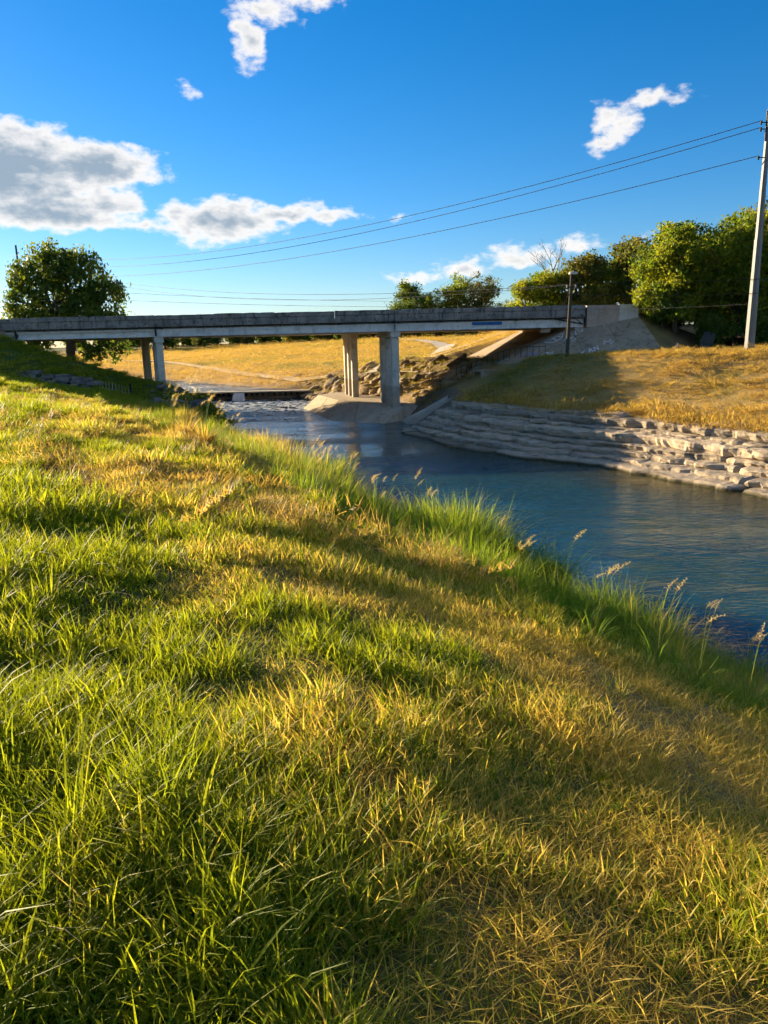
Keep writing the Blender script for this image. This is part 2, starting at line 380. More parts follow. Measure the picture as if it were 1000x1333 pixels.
M['leaf_dark'] = leaf_mat('dark_leaves', (.045, .085, .014), (.095, .15, .02), .45, (.15, .19, .025))
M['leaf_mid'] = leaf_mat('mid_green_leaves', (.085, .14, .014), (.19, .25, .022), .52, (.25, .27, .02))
M['leaf_yellow'] = leaf_mat('yellow_green_leaves', (.10, .155, .014), (.21, .27, .024), .54, (.27, .28, .028))
M['leaf_olive'] = leaf_mat('olive_leaves', (.07, .09, .018), (.14, .15, .03), .45, (.2, .17, .03))
def bark():
    m, T, o = new_mat('bark'); P = pos(T)
    n = T.noise(T.mapping(P, scale=(6, 6, 1)), 2.0, 6, .7)
    bsdf(T, o, T.mix(n, (.05, .038, .026, 1), (.16, .12, .085, 1)), .95, n, .8, .05, .1); return m
M['bark'] = bark()
def wood_pole():
    m, T, o = new_mat('creosoted_wood'); P = pos(T)
    n = T.noise(T.mapping(P, scale=(14, 14, .6)), 1.5, 6, .7)
    bsdf(T, o, T.mix(n, (.035, .028, .02, 1), (.10, .08, .06, 1)), .85, n, .5, .01, .2); return m
M['wood'] = wood_pole()
def metal(name, a, b, rough=.5, met=.6):
    m, T, o = new_mat(name); P = pos(T); n = T.noise(T.mapping(P, scale=(3, 3, .7)), 2, 6, .65)
    bsdf(T, o, T.mix(n, (*a, 1), (*b, 1)), rough, n, .1, .01, .4, met); return m
M['steel'] = metal('galvanised_steel', (.12, .12, .118), (.19, .188, .18), .5, .3)
M['dark_steel'] = metal('dark_steel', (.03, .03, .03), (.07, .06, .05), .6, .5)
M['pale_rail'] = metal('sunlit_tone_rail', (.40, .34, .25), (.52, .45, .34), .6, .1)  # sun on the rails is put into this pale tone
M['wire'] = metal('wire', (.03, .03, .035), (.06, .06, .06), .6, .3)
def flat(name, c, rough=.7, var=.3):
    m, T, o = new_mat(name); P = pos(T); n = T.noise(P, 6, 5, .6)
    c2 = tuple(x * (1 - var) for x in c); bsdf(T, o, T.mix(n, (*c2, 1), (*c, 1)), rough, n, .15, .01); return m
M['white_paint'] = flat('white_graffiti_paint', (.75, .72, .66)); M['blue_paint'] = flat('blue_graffiti_paint', (.04, .16, .42)); M['purple_paint'] = flat('violet_graffiti_paint', (.3, .28, .5))
M['lamp_white'] = flat('lamp_housing', (.6, .58, .5)); M['plastic_dark'] = flat('dark_plastic', (.05, .055, .05)); M['dead'] = flat('dead_wood', (.32, .27, .2))
def rock(name, a, b, dk, sc_=1.0):
    m, T, o = new_mat(name); P = pos(T); r_ = objrand(T)
    lay = T.noise(T.mapping(P, scale=(.35, .35, 5.5)), 1.4 * sc_, 4, .68, .3); n = T.noise(P, 2.2 * sc_, 5, .7)
    c = T.mix(T.smooth(n, .3, .72), (*a, 1), (*b, 1))
    c = T.mix(T.math('MULTIPLY', T.smooth(lay, .52, .68), .75), c, (*dk, 1))
    c = T.mix(1.0, c, T.ramp(r_, [(0, (.72, .72, .72)), (1, (1.15, 1.12, 1.08))]), 'MULTIPLY')
    zs = T.new('ShaderNodeSeparateXYZ'); T.put(zs.inputs[0], P)
    c = T.mix(T.smooth(T.math('ADD', zs.outputs[2], T.math('MULTIPLY', n, -.16)), -.06, .10), (.07, .065, .035, 1), c)   # algae and damp at the waterline
    bsdf(T, o, c, .92, T.math('ADD', T.math('MULTIPLY', lay, 1.2), n), .9, .10, .15); return m
M['lime'] = rock('limestone', (.33, .27, .195), (.52, .43, .31), (.11, .09, .065))
M['brownrock'] = rock('brown_rock', (.26, .19, .115), (.46, .35, .21), (.10, .075, .05))
M['greyrock'] = rock('grey_rock', (.14, .13, .12), (.30, .28, .25), (.06, .055, .05))
def water_mat(name, rip, foam_sheen=False):
    m, T, o = new_mat(name); P = pos(T)
    sp = T.new('ShaderNodeSeparateXYZ'); T.put(sp.inputs[0], P)
    rough_zone = T.smooth(sp.outputs[1], 52, 66)
    w1 = T.noise(T.mapping(P, scale=(1.0, 1.9, 1), rot=(0, 0, .35)), 1.15, 3, .5, .5)
    w2 = T.noise(T.mapping(P, scale=(1.0, 2.2, 1), rot=(0, 0, -.25)), 3.4, 3, .55, .4)
    w3 = T.noise(T.mapping(P, scale=(.4, .9, 1)), .23, 3, .5)
    h = T.math('ADD', T.math('MULTIPLY', w1, .62), T.math('MULTIPLY', w2, .38))
    gust = T.math('ADD', .35, T.math('MULTIPLY', T.smooth(w3, .40, .60), 1.1))
    h = T.math('MULTIPLY', h, gust)
    h = T.math('MULTIPLY', h, T.math('ADD', 1.0, T.math('MULTIPLY', rough_zone, 2.4)))
    b = T.new('ShaderNodeBump'); b.inputs['Strength'].default_value = 1.0; b.inputs['Distance'].default_value = rip; T.put(b.inputs['Height'], h)
    dn = T.noise(P, .18, 3, .5)
    col = T.mix(dn, (.012, .066, .095, 1), (.020, .062, .066, 1))
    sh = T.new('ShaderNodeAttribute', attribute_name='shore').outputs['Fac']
    col = T.mix(T.smooth(T.math('ADD', sh, T.math('MULTIPLY', T.math('SUBTRACT', dn, .5), .5)), .15, .85), col, (.055, .048, .014, 1))   # murky shallows, and the bank's olive reflection painted into the colour
    rgh = .05 if foam_sheen else .22
    if foam_sheen:
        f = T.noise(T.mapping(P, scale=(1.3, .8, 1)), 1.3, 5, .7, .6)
        fm = T.math('MULTIPLY', T.smooth(f, .40, .62), T.smooth(sp.outputs[1], 50, 70))  # foam, plus white painted in for sky reflected off the riffle
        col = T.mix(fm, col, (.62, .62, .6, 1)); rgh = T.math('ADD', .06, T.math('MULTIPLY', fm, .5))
    p = T.new('ShaderNodeBsdfPrincipled'); T.put(p.inputs['Base Color'], col); T.put(p.inputs['Roughness'], rgh); p.inputs['IOR'].default_value = 1.333
    p.inputs['Specular IOR Level'].default_value = .5; T.put(p.inputs['Normal'], b.outputs[0]); T.put(o.inputs[0], p.outputs[0])
    return m
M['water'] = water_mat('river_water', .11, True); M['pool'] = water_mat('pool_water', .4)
def fall():
    m, T, o = new_mat('falling_water'); P = pos(T); n = T.noise(T.mapping(P, scale=(9, 9, .8)), 1.5, 5, .7)
    bsdf(T, o, T.mix(n, (.75, .77, .78, 1), (.92, .92, .92, 1)), .4, n, .6, .05, .5); return m
M['fall'] = fall()

# ------------------------------------------------------------------ terrain sheet
def lines(*segs):
    out = []
    for a, b, st in segs: out += list(np.arange(a, b, st))
    return np.array(out + [segs[-1][1]], float)
xs = lines((-6000, -1000, 1000), (-1000, -200, 100), (-200, -80, 8), (-80, -32, 1.0), (-32, -14, .35), (-14, 14, .22), (14, 32, .35), (32, 80, 1.2), (80, 200, 8), (200, 1000, 100), (1000, 6000, 1000))
ys = lines((-3000, -200, 400), (-200, -20, 15), (-20, 0, 1.0), (0, 16, .16), (16, 50, .28), (50, 90, .4), (90, 140, .8), (140, 220, 2), (220, 400, 12), (400, 1000, 60), (1000, 6000, 600))
GX, GY = np.meshgrid(xs, ys); shp = GX.shape
fx, fy = GX.ravel(), GY.ravel()
fzz, SN, SF = ground(fx, fy, True, True)
nx, ny = len(xs), len(ys)
ii = (np.arange(ny - 1)[:, None] * nx + np.arange(nx - 1)[None, :]).ravel()
quads = np.stack([ii, ii + 1, ii + nx + 1, ii + nx], 1)
gme = npmesh('ground', np.stack([fx, fy, fzz], 1), quads, True)
def lerp(a, b, t): return a * (1 - t)[:, None] + b * t[:, None]
def C3(*c): return np.tile(np.array(c, float), (len(fx), 1))
dryv = dryness(fx, fy); upv = sstep(fy, 74, 92)
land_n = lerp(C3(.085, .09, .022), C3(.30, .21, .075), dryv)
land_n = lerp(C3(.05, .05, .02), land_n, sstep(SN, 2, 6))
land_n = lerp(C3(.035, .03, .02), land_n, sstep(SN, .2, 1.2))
land_n = lerp(land_n, C3(.10, .14, .03), sstep(fy, 42, 50) * .8)
land_n = lerp(land_n, C3(.36, .25, .09), sstep(fy, 85, 95))
mott = np.clip(.5 + fbm(fx * .2, fy * .2, 4) * .9, 0, 1)
bank_f = lerp(C3(.30, .205, .075), C3(.42, .29, .10), mott)
grn = np.exp(-((fx - 9.5) / 4) ** 2 - ((fy - 52) / 4.5) ** 2) + .5 * sstep(fbm(fx * .3 + 5, fy * .3, 3), .15, .5)
bank_f = lerp(bank_f, C3(.09, .11, .03), np.clip(grn, 0, 1) * .85)
bank_f = lerp(C3(.20, .175, .14), bank_f, sstep(SF, 2.6, 4.2))
bank_f = lerp(bank_f, C3(.24, .175, .10), sstep(fy, 55, 59) * (1 - sstep(fx, 8, 12)))
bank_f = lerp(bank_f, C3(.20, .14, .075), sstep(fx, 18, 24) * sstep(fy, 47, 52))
mead = lerp(C3(.40, .25, .06), C3(.50, .33, .09), mott)
mead = lerp(mead, C3(.25, .24, .05), np.clip(sstep(fbm(fx * .05 + 3, fy * .09, 3), .1, .5) * .55 + .5 * np.exp(-((fx + 22) / 14) ** 2 - ((fy - 128) / 6) ** 2), 0, .8))
mead = lerp(C3(.46, .33, .19), mead, sstep(SF, 5, 8))
mead = lerp(mead, C3(.10, .12, .04), sstep(fy, 190, 230))
land_f = lerp(bank_f, mead, upv)
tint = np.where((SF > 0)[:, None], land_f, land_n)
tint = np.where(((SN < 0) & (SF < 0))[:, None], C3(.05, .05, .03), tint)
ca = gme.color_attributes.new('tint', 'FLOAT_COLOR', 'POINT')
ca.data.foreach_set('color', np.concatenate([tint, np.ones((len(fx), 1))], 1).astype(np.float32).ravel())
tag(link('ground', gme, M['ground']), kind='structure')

# ------------------------------------------------------------------ water
def strip(name, rows, mat, kind='structure'):
    """rows of points across; makes a sheet"""
    n = len(rows[0]); V = [p for r_ in rows for p in r_]
    F = [(i * n + k, i * n + k + 1, (i + 1) * n + k + 1, (i + 1) * n + k) for i in range(len(rows) - 1) for k in range(n - 1)]
    o = link(name, npmesh(name, V, F), mat); tag(o, kind=kind); return o
def xat(line, y):
    return float(np.interp(y, [p[1] for p in line], [p[0] for p in line]))
rows = [[(xat(NEAR, y) - 2.2 + t * (xat(FAR, y) + 2.2 - xat(NEAR, y) + 2.2), y, 0.0) for t in np.linspace(0, 1, 15)] for y in list(np.arange(-79, 82, 1.5)) + [82.2]]
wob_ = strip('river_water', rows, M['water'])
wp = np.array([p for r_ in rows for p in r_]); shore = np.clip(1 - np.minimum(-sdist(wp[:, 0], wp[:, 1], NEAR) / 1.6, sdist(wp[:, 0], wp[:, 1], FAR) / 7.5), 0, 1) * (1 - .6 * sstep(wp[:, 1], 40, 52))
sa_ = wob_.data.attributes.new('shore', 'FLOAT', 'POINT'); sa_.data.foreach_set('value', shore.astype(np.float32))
rows = [[(xat(NEAR, y) - 3 + t * (xat(FAR, y) + 2.2 - xat(NEAR, y) + 3), y, .86) for t in np.linspace(0, 1, 5)] for y in [82.5] + list(np.arange(85, 320, 6.0))]
strip('upstream_water', rows, M['pool'])

# ------------------------------------------------------------------ paths
def ribbon(name, pts, width, mat, lift=.03, step=1.0, thick=.12):
    P = [Vector((*p, 0)) for p in pts]; out = []
    for a, b in zip(P[:-1], P[1:]):
        n = max(1, int((b - a).length / step)); out += [a.lerp(b, i / n) for i in range(n)]
    out.append(P[-1]); V = []; F = []
    for i, p in enumerate(out):
        t = (out[min(i + 1, len(out) - 1)] - out[max(i - 1, 0)]).normalized(); nrm = Vector((-t.y, t.x, 0))
        for k in (-1, -.5, 0, .5, 1):
            q = p + nrm * width / 2 * k; V.append((q.x, q.y, float(ground(np.array([q.x]), np.array([q.y]), False)[0]) + lift))
    for i in range(len(out) - 1):
        for k in range(4): F.append((i * 5 + k, (i + 1) * 5 + k, (i + 1) * 5 + k + 1, i * 5 + k + 1))
    o = link(name, npmesh(name, V, F, True), mat); tag(o, kind='structure'); return o
ribbon('dirt_path', [(-6, 84), (-9.5, 86.5), (-17, 98), (-25, 112), (-33, 126), (-44, 143), (-60, 160)], 1.1, M['dirt'], .14)
ribbon('concrete_ramp', [(4.2, 83.0), (9.5, 88), (15.5, 94), (17, 97)], 3.2, M['path'], .10)
ribbon('concrete_path', [(7.0, 88), (10, 108), (10.5, 135), (8, 160), (4, 178)], 2.4, M['path'], .2)
ribbon('concrete_path', [(-1, 78), (2, 80.5), (4.5, 83.5)], 2.2, M['path'], .10)

# ------------------------------------------------------------------ bridge
bridge = tag(aempty('bridge', (-6, 57, 0)), 'long low concrete road bridge crossing the river on square piers', 'bridge')
YF, YB = 57.0, 75.4
XL, XR = -48.0, 15.3
JOINT = [XL, -33.0, -27.2, -16.75, 1.15, XR]
ds = MB()
for a, b in zip(JOINT[:-1], JOINT[1:]): ds.box(a + .02, b - .02, YF + .02, YB - .02, 7.22, 7.46)
ds.build('deck_slab', M['parapet'], bridge)
rd = MB().box(XL, 60, YF + .4, YB - .4, 7.465, 7.52); rd.build('road_surface', M['asphalt'], bridge)
def parapet_seg(a, b, y0, y1, r_):
    m = MB(); n = max(2, int((b - a) / .35)); V = []; F = []
    top = 8.2 + r_ * .02
    prof = [(y0, 7.36), (y0 - .02, 7.55), (y0, 7.86), (y0 - .06, 7.90), (y0 - .06, top - .03), (y0 - .03, top), (y1 + .02, top), (y1 + .02, 7.36)]
    k = len(prof)
    for i in range(n + 1):
        x = a + (b - a) * i / n
        for (y, z) in prof: V.append((x, y + random.uniform(-.008, .008), z + (random.uniform(-.018, .012) if z > 8 else random.uniform(-.006, .006))))
    for i in range(n):
        for j in range(k):
            j2 = (j + 1) % k; F.append((i * k + j, i * k + j2, (i + 1) * k + j2, (i + 1) * k + j))
    F.append(tuple(range(k))[::-1]); F.append(tuple(n * k + j for j in range(k)))
    return npmesh('parapet', V, F)
for a, b in zip(JOINT[:-1], JOINT[1:]):
    n = max(1, round((b - a) / 4.4)); L = (b - a) / n
    for i in range(n):
        link('parapet', parapet_seg(a + i * L + .018, a + (i + 1) * L - .018, YF - .22, YF + .05, random.uniform(-1, 1)), M['parapet'], bridge)
        link('parapet', parapet_seg(a + i * L + .018, a + (i + 1) * L - .018, YB - .05, YB + .22, random.uniform(-1, 1)), M['parapet'], bridge)
def girder(a, b, y, deep=True, front=False):
    """I-shaped beam of the given span"""
    m = MB()
    if deep:
        m.box(a, b, y, y + .45, 6.86, 7.21); m.box(a, b, y - .06, y + .51, 6.64, 6.858)
        if front: m.box(a, b, y - .03, y - .002, 6.98, 7.03)
    else:
        m.box(a, b, y + .15, y + .45, 6.80, 7.21); m.box(a, b, y - .02, y + .6, 6.64, 6.798); m.box(a, b, y - .04, y + .148, 7.08, 7.20)
    return m.build('girder', M['girder'], bridge)
for si, (a, b) in enumerate(zip(JOINT[:-1], JOINT[1:])):
    if b < -28: continue
    for k in range(7):
        girder(a + .03, b - .03, YF + .12 + k * 2.92, deep=(si >= 3), front=(k == 0))
pp = MB().tube([(-27, YF - .02, 7.33), (-16.8, YF - .02, 7.30), (1.15, YF - .02, 7.31), (14.6, YF - .02, 7.29), (15.1, YF + .05, 6.9)], .035, 8); pp.build('conduit', M['dark_steel'], bridge)
for x in np.arange(-26, 15, 1.8): MB().box(x, x + .05, YF - .07, YF + .015, 7.24, 7.36).build('conduit_bracket', M['dark_steel'], bridge)
for x in JOINT[2:-1]: MB().box(x - .016, x + .016, YF - .20, YB, 6.7, 8.1).build('expansion_joint', M['plastic_dark'], bridge)
for x in np.arange(-25.0, 14.5, 4.4): MB().tube([(x, YF - .12, 7.40), (x, YF - .13, 7.18)], .05, 8).build('drain_spout', M['dark_steel'], bridge)
pl = MB().box(6.9, 9.15, YF + .052, YF + .056, 6.94, 7.17); pl.build('blue_painted_patch', M['blue_paint'], bridge)
def bent(x0, y0, dx, zb, n=3, sp=2.0, w=.58):
    """row of square columns under a cap beam, running back from (x0, y0)"""
    p = aempty('pier', (x0, y0, zb)); p.parent = bridge; p.matrix_parent_inverse = Matrix.Translation(bridge.location).inverted()
    L = sp * (n - 1) + w + .1
    def sh(v, s): return [(x + (y - y0) * s, y, z) for x, y, z in v]
    c = MB().box(x0 - .36, x0 + .36, y0 - .38, y0 + L - .2, 6.22, 6.64); c.v = sh(c.v, dx); c.build('cap', M['column'], p)
    for k in range(n):
        m = MB().bbox(x0 - w / 2, x0 + w / 2, y0 - w / 2 + k * sp, y0 + w / 2 + k * sp, zb - 1.2, 6.22, .035); m.v = sh(m.v, dx)
        m.build('column', M['column'], p)
bent(1.1, 57.55, -.22, 1.0, 3, 1.9, .54); bent(-2.35, 68.2, -.22, 1.0, 3, 1.9, .54)
bent(-16.75, 57.55, -.36, 2.4, 3, 1.9, .54); bent(-21.0, 68.2, -.36, 2.4, 3, 1.9, .54)
ab = MB().prism([(-28.9, YF + .35), (-26.9, YF + .35), (-35.6, YB - .4), (-37.6, YB - .4)], 3.5, 6.63); ab.box(-31, -28.0, YF - .05, YF + .3, 4.0, 7.3); ab.build('abutment', M['wall'], bridge)
ab2 = MB().box(14.0, 16.4, YF + .5, YB - .4, 4.5, 6.63); ab2.box(12.2, 12.9, YF + .55, YF + 1.2, 6.3, 6.63); ab2.box(14.6, 15.25, YF + .05, YF + .48, 6.45, 6.63); ab2.build('abutment', M['wall'], bridge)
ww = MB().box(15.45, 17.85, YF - .10, YF + .3, 6.6, 8.18); ww.build('wing_wall', M['wall'], bridge)
ww = MB().box(17.88, 19.3, YF - .06, YF + .3, 6.6, 8.2); ww.build('wing_wall', M['wallwhite'], bridge)
bk = MB().box(15.32, 15.43, YF - .24, YF + .1, 6.7, 8.05); bk.build('end_post', M['dark_steel'], bridge)
br = MB().tube([(13.0, YF - .05, 7.28), (15.2, YF - .05, 6.85)], .05, 6); br.build('drain_pipe', M['dark_steel'], bridge)
# concrete slope paving, panel by panel
sp_root = aempty('slope_paving', (14.5, 58, 4)); sp_root.parent = bridge; sp_root.matrix_parent_inverse = Matrix.Translation(bridge.location).inverted()
def pave_pt(s, d):
    """s runs along the foot of the abutment: front edge, corner, river side"""
    if s < 4.9: return (19.4 - s, 58 - d)
    if s < 8.9:
        th = (s - 4.9) / 4.0 * math.pi / 2; return (14.5 - d * math.sin(th), 58 - d * math.cos(th))
    return (14.5 - d, 58 + s - 8.9)
cuts = [0, 2.4, 4.9, 6.2, 7.5, 8.9, 12.4, 16.0, 19.6, 23.2, 28.5]
for a, b in zip(cuts[:-1], cuts[1:]):
    for d0_, d1_ in ((0.03, 2.6), (2.63, 5.6)):
        V = []; F = []; n = 6
        for i in range(n + 1):
            for j in range(n + 1):
                x, y = pave_pt(a + .015 + (b - a - .03) * i / n, d0_ + (d1_ - d0_) * j / n)
                V.append((x, y, float(embank(x, y)) + random.uniform(-.008, .012)))
        N = len(V); V += [(x, y, z - .14) for x, y, z in V]
        for i in range(n):
            for j in range(n):
                q = i * (n + 1) + j; F.append((q, q + 1, q + n + 2, q + n + 1))
        rim = [j for j in range(n)] + [i * (n + 1) + n for i in range(n)] + [n * (n + 1) + n - j for j in range(n)] + [(n - i) * (n + 1) for i in range(n)]
        for k in range(len(rim)):
            p_, q_ = rim[k], rim[(k + 1) % len(rim)]; F.append((p_, p_ + N, q_ + N, q_))
        link('panel', npmesh('panel', V, F, False), M['paving'], sp_root)
def scrawl(strokes, s0, d0_, size, mat, w=.07):
    """painted marks lying on the paving; stroke points (u right, v up) in letter units"""
    V = []; F = []
    for st in strokes:
        pts = []
        for (ax, ay), (bx, by) in zip(st[:-1], st[1:]):
            pts += [(ax + (bx - ax) * t, ay + (by - ay) * t) for t in np.linspace(0, 1, 5)[:-1]]
        pts.append(st[-1]); b = len(V)
        for i, (u, v) in enumerate(pts):
            u2, v2 = pts[min(i + 1, len(pts) - 1)]; u1, v1 = pts[max(i - 1, 0)]
            L = math.hypot(u2 - u1, v2 - v1) or 1; nu, nv = -(v2 - v1) / L * w / 2 / size, (u2 - u1) / L * w / 2 / size
            for s_ in (-1, 1):
                x, y = pave_pt(s0 - (u + nu * s_) * size, d0_ - (v + nv * s_) * size); V.append((x, y, float(embank(x, y)) + .017))
        for i in range(len(pts) - 1): q = b + i * 2; F.append((q, q + 1, q + 3, q + 2))
    return link('graffiti', npmesh('graffiti', V, F), mat, sp_root)
BUB = [[(0, 0), (.15, .9), (.75, 1), (.95, .45), (.6, 0), (0, 0)], [(.2, .2), (.45, .75), (.75, .6)], [(.1, 1.1), (.35, 1.25), (.8, 1.2)], [(.15, .5), (.8, .2)]]
SW = [[(0, .1), (.2, .8), (.5, .3), (.8, .9)], [(.1, .5), (.7, .55)], [(.5, .0), (.9, .3), (.7, .5)]]
CAN = [[(.35, .8), (.05, .6), (.05, .1), (.4, 0)], [(.55, 0), (.75, .85), (.95, 0)], [(.62, .35), (.9, .35)], [(1.1, 0), (1.15, .8), (1.45, .05), (1.5, .85)]]
NN = [[(0, 0), (.1, .9), (.55, .1), (.7, 1)]]
scrawl(BUB, 7.6, 2.5, 1.35, M['white_paint'], .11); scrawl(SW, 6.0, 2.4, 1.2, M['white_paint'], .07)
scrawl(CAN, 5.0, 4.5, .75, M['white_paint'], .08); scrawl(NN, 4.8, 1.5, .9, M['white_paint'], .09)
scrawl(CAN, 7.9, 4.5, .6, M['purple_paint'], .07); scrawl(SW, 6.7, 4.4, .6, M['white_paint'], .07); scrawl(SW, 3.4, 4.0, .8, M['white_paint'], .06); scrawl(NN, 2.7, 1.3, .7, M['white_paint'], .06)

# ------------------------------------------------------------------ concrete apron round the river pier
apron = tag(aempty('concrete_apron', (-2, 62, 0)), 'sloping concrete island round the foot of the river piers', 'pier base')
BASE = [(-7.7, 68.2), (-4.2, 55.6), (-.3, 54.0), (1.5, 56.2), (4.6, 60), (1.5, 73.5), (-5.5, 77.5)]
TOP = [(-6.1, 72.0), (-3.7, 64.8), (.0, 58.0), (1.7, 57.1), (3.6, 59.5), (.5, 72.5), (-4.5, 75.5)]
tp = MB().prism(TOP, .55, 1.02); tp.build('top_slab', M['apron'], apron)
for i in range(len(BASE)):
    j = (i + 1) % len(BASE)
    nsub = 2 if i in (0, 1) else 1
    for k in range(nsub):
        def mixp(p, q, t): return (p[0] + (q[0] - p[0]) * t, p[1] + (q[1] - p[1]) * t)
        t0, t1 = k / nsub + .004, (k + 1) / nsub - .004
        b0, b1 = mixp(BASE[i], BASE[j], t0), mixp(BASE[i], BASE[j], t1); u0, u1 = mixp(TOP[i], TOP[j], t0), mixp(TOP[i], TOP[j], t1)
        m = MB(); m.v = [(*b0, -.35), (*b1, -.35), (*u1, 1.0), (*u0, 1.0), (*b0, -.9), (*b1, -.9), (*u1, .5), (*u0, .5)]
        m.f = [(0, 1, 2, 3), (7, 6, 5, 4), (0, 4, 5, 1), (1, 5, 6, 2), (2, 6, 7, 3), (3, 7, 4, 0)]
        m.build('slope_panel', M['apron'], apron)

# ------------------------------------------------------------------ drain chute on the right bank
chute = tag(aempty('drain_chute', (4, 56, 1)), 'narrow pale concrete drain chute running down to the river beside the pier', 'drain')
A0, A1 = Vector((1.7, 54.6, .12)), Vector((7.2, 55.9, 3.0)); dirc = (A1 - A0); nn = Vector((-dirc.y, dirc.x, 0)).normalized()
m = MB(); hw = .65
for t in np.linspace(0, 1, 9):
    p = A0.lerp(A1, t) + Vector((0, 0, -.15 * math.sin(math.pi * t)))
    for k, dz in ((-hw, .1), (-hw + .15, .1), (-hw + .17, -.05), (hw - .17, -.05), (hw - .15, .1), (hw, .1), (hw, -.4), (-hw, -.4)): m.v.append(tuple(p + nn * k + Vector((0, 0, dz))))
for i in range(8):
    for j in range(8): m.f.append((i * 8 + j, (i + 1) * 8 + j, (i + 1) * 8 + (j + 1) % 8, i * 8 + (j + 1) % 8))
m.f.append(tuple(range(8))); m.f.append(tuple(64 + j for j in reversed(range(8))))
m.build('channel', M['path'], chute)
ux = dirc.normalized()
def cbox(name, c, hx, hy, z0, z1, mat):
    m = MB(); hx0 = Vector((ux.x, ux.y, 0)).normalized() * hx; hy0 = nn * hy
    P4 = [c - hx0 - hy0, c + hx0 - hy0, c + hx0 + hy0, c - hx0 + hy0]
    m.prism([(p.x, p.y) for p in P4], z0, z1); return m.build(name, mat, chute)
hc = A1 + Vector((ux.x, ux.y, 0)) * .75
cbox('outlet_roof', hc, .7, .85, 3.55, 3.70, M['paving']); cbox('outlet_wall', hc - nn * .78, .7, .07, 2.6, 3.55, M['paving']); cbox('outlet_wall', hc + nn * .78, .7, .07, 2.6, 3.55, M['paving'])
cbox('outlet_opening', hc + Vector((ux.x, ux.y, 0)) * .62, .06, .7, 2.6, 3.55, M['plastic_dark'])

# ------------------------------------------------------------------ weir
weir = tag(aempty('weir', (-16, 82, 0)), 'low concrete weir with a thin crest slab across the river behind the bridge', 'weir')
xx = -27.0
while xx < -7.2:
    MB().box(xx + .01, xx + 2.45, 81.15, 82.6, .80 + random.uniform(-.012, .012), .93).build('crest_slab', M['path'], weir); xx += 2.47
MB().box(-27, -7.4, 82.05, 82.5, -1.2, .80).build('face_wall', M['paving'], weir)
for x in np.arange(-26.6, -7.6, .62):
    MB().box(x, x + .12, 81.35, 82.05, .42, .80).build('bracket', M['dark_steel'], weir)
for x0, x1 in ((-22.6, -20.4), (-20.1, -18.2), (-18.0, -16.3), (-13.9, -11.9), (-11.7, -9.2)):
    MB().bbox(x0, x1, 81.55, 82.04, -.9, .36 + random.uniform(-.05, .05), .05).build('buttress', M['greyrock'], weir)
V = []; F = []
for i, t in enumerate(np.linspace(0, 1, 9)):
    y = 81.45 - .9 * t; z = .93 - 1.0 * t ** 1.7
    for k in range(9): V.append((-15.9 + k * (.12 + .06 * t) - .25 * t, y - .05 * math.sin(k * 2.1), z + (.03 if k % 2 else 0)))
for i in range(8):
    for k in range(8): F.append((i * 9 + k, i * 9 + k + 1, (i + 1) * 9 + k + 1, (i + 1) * 9 + k))
link('falling_water', npmesh('falling_water', V, F, True), M['fall'], weir)

# ------------------------------------------------------------------ rocks
def rock_mesh(seed, sub=2, rough=.28, flat_=.55, slab=False):
    r_ = np.random.default_rng(seed)
    import bmesh
    bm = bmesh.new(); bmesh.ops.create_icosphere(bm, subdivisions=sub, radius=1.0)
    V = np.array([v.co[:] for v in bm.verts]); F = np.array([[v.index for v in f.verts] for f in bm.faces]); bm.free()
    # cut by random planes for facets
    for k in range(9):
        n = r_.normal(size=3); n /= np.linalg.norm(n); d = r_.uniform(.5, .85); h = V @ n - d; V = V - np.outer(np.maximum(h, 0) * .92, n)
    if slab: V[:, 2] = np.clip(V[:, 2], -.5, .45 + .05 * r_.random()) 
    V += r_.normal(size=V.shape) * .035 * rough * 3
    V *= np.array([1, .72, flat_])
    return npmesh('rock', V, F)
def block_mesh(seed):
    import bmesh
    r_ = np.random.default_rng(seed); bm = bmesh.new(); bmesh.ops.create_cube(bm, size=2.0)
    bmesh.ops.subdivide_edges(bm, edges=bm.edges[:], cuts=2, use_grid_fill=True)
    V = np.array([v.co[:] for v in bm.verts]); F = np.array([[v.index for v in f.verts] for f in bm.faces]); bm.free()
    for k in range(7):
        n = r_.normal(size=3); n[2] *= .6; n /= np.linalg.norm(n); d = r_.uniform(.75, 1.15); h = V @ n - d; V = V - np.outer(np.maximum(h, 0) * .95, n)
    V += r_.normal(size=V.shape) * .06; V *= np.array([.95, .62, .45]); V[:, 0] += V[:, 1] * r_.normal() * .3
    return npmesh('rock', V, F)
ROCKS = [block_mesh(50 + i) for i in range(5)] + [rock_mesh(60 + i, 2, .28, .6) for i in range(5)]
def put_rock(parent, x, y, z, s, mat, rz=None, tilt=(0, 0), st=(1, 1, 1), name='rock'):
    key = (mat.name, int(RNG.integers(0, len(ROCKS))))
    me = ROCK_CACHE.get(key)
    if me is None:
        me = ROCKS[key[1]].copy(); me.materials.append(mat); ROCK_CACHE[key] = me
    o = bpy.data.objects.new(name, me); COL.objects.link(o); o.parent = parent; o.matrix_parent_inverse = Matrix.Translation(parent.location).inverted()
    o.location = (x, y, z); o.scale = (s * st[0], s * st[1], s * st[2]); o.rotation_euler = (tilt[0], tilt[1], random.uniform(0, 6.28) if rz is None else rz)
    return o
ROCK_CACHE = {}
rb = tag(aempty('rock_bank', (2, 66, 1)), 'slope of tumbled brown rocks under the bridge behind the piers', 'rock bank')
cnt = 0
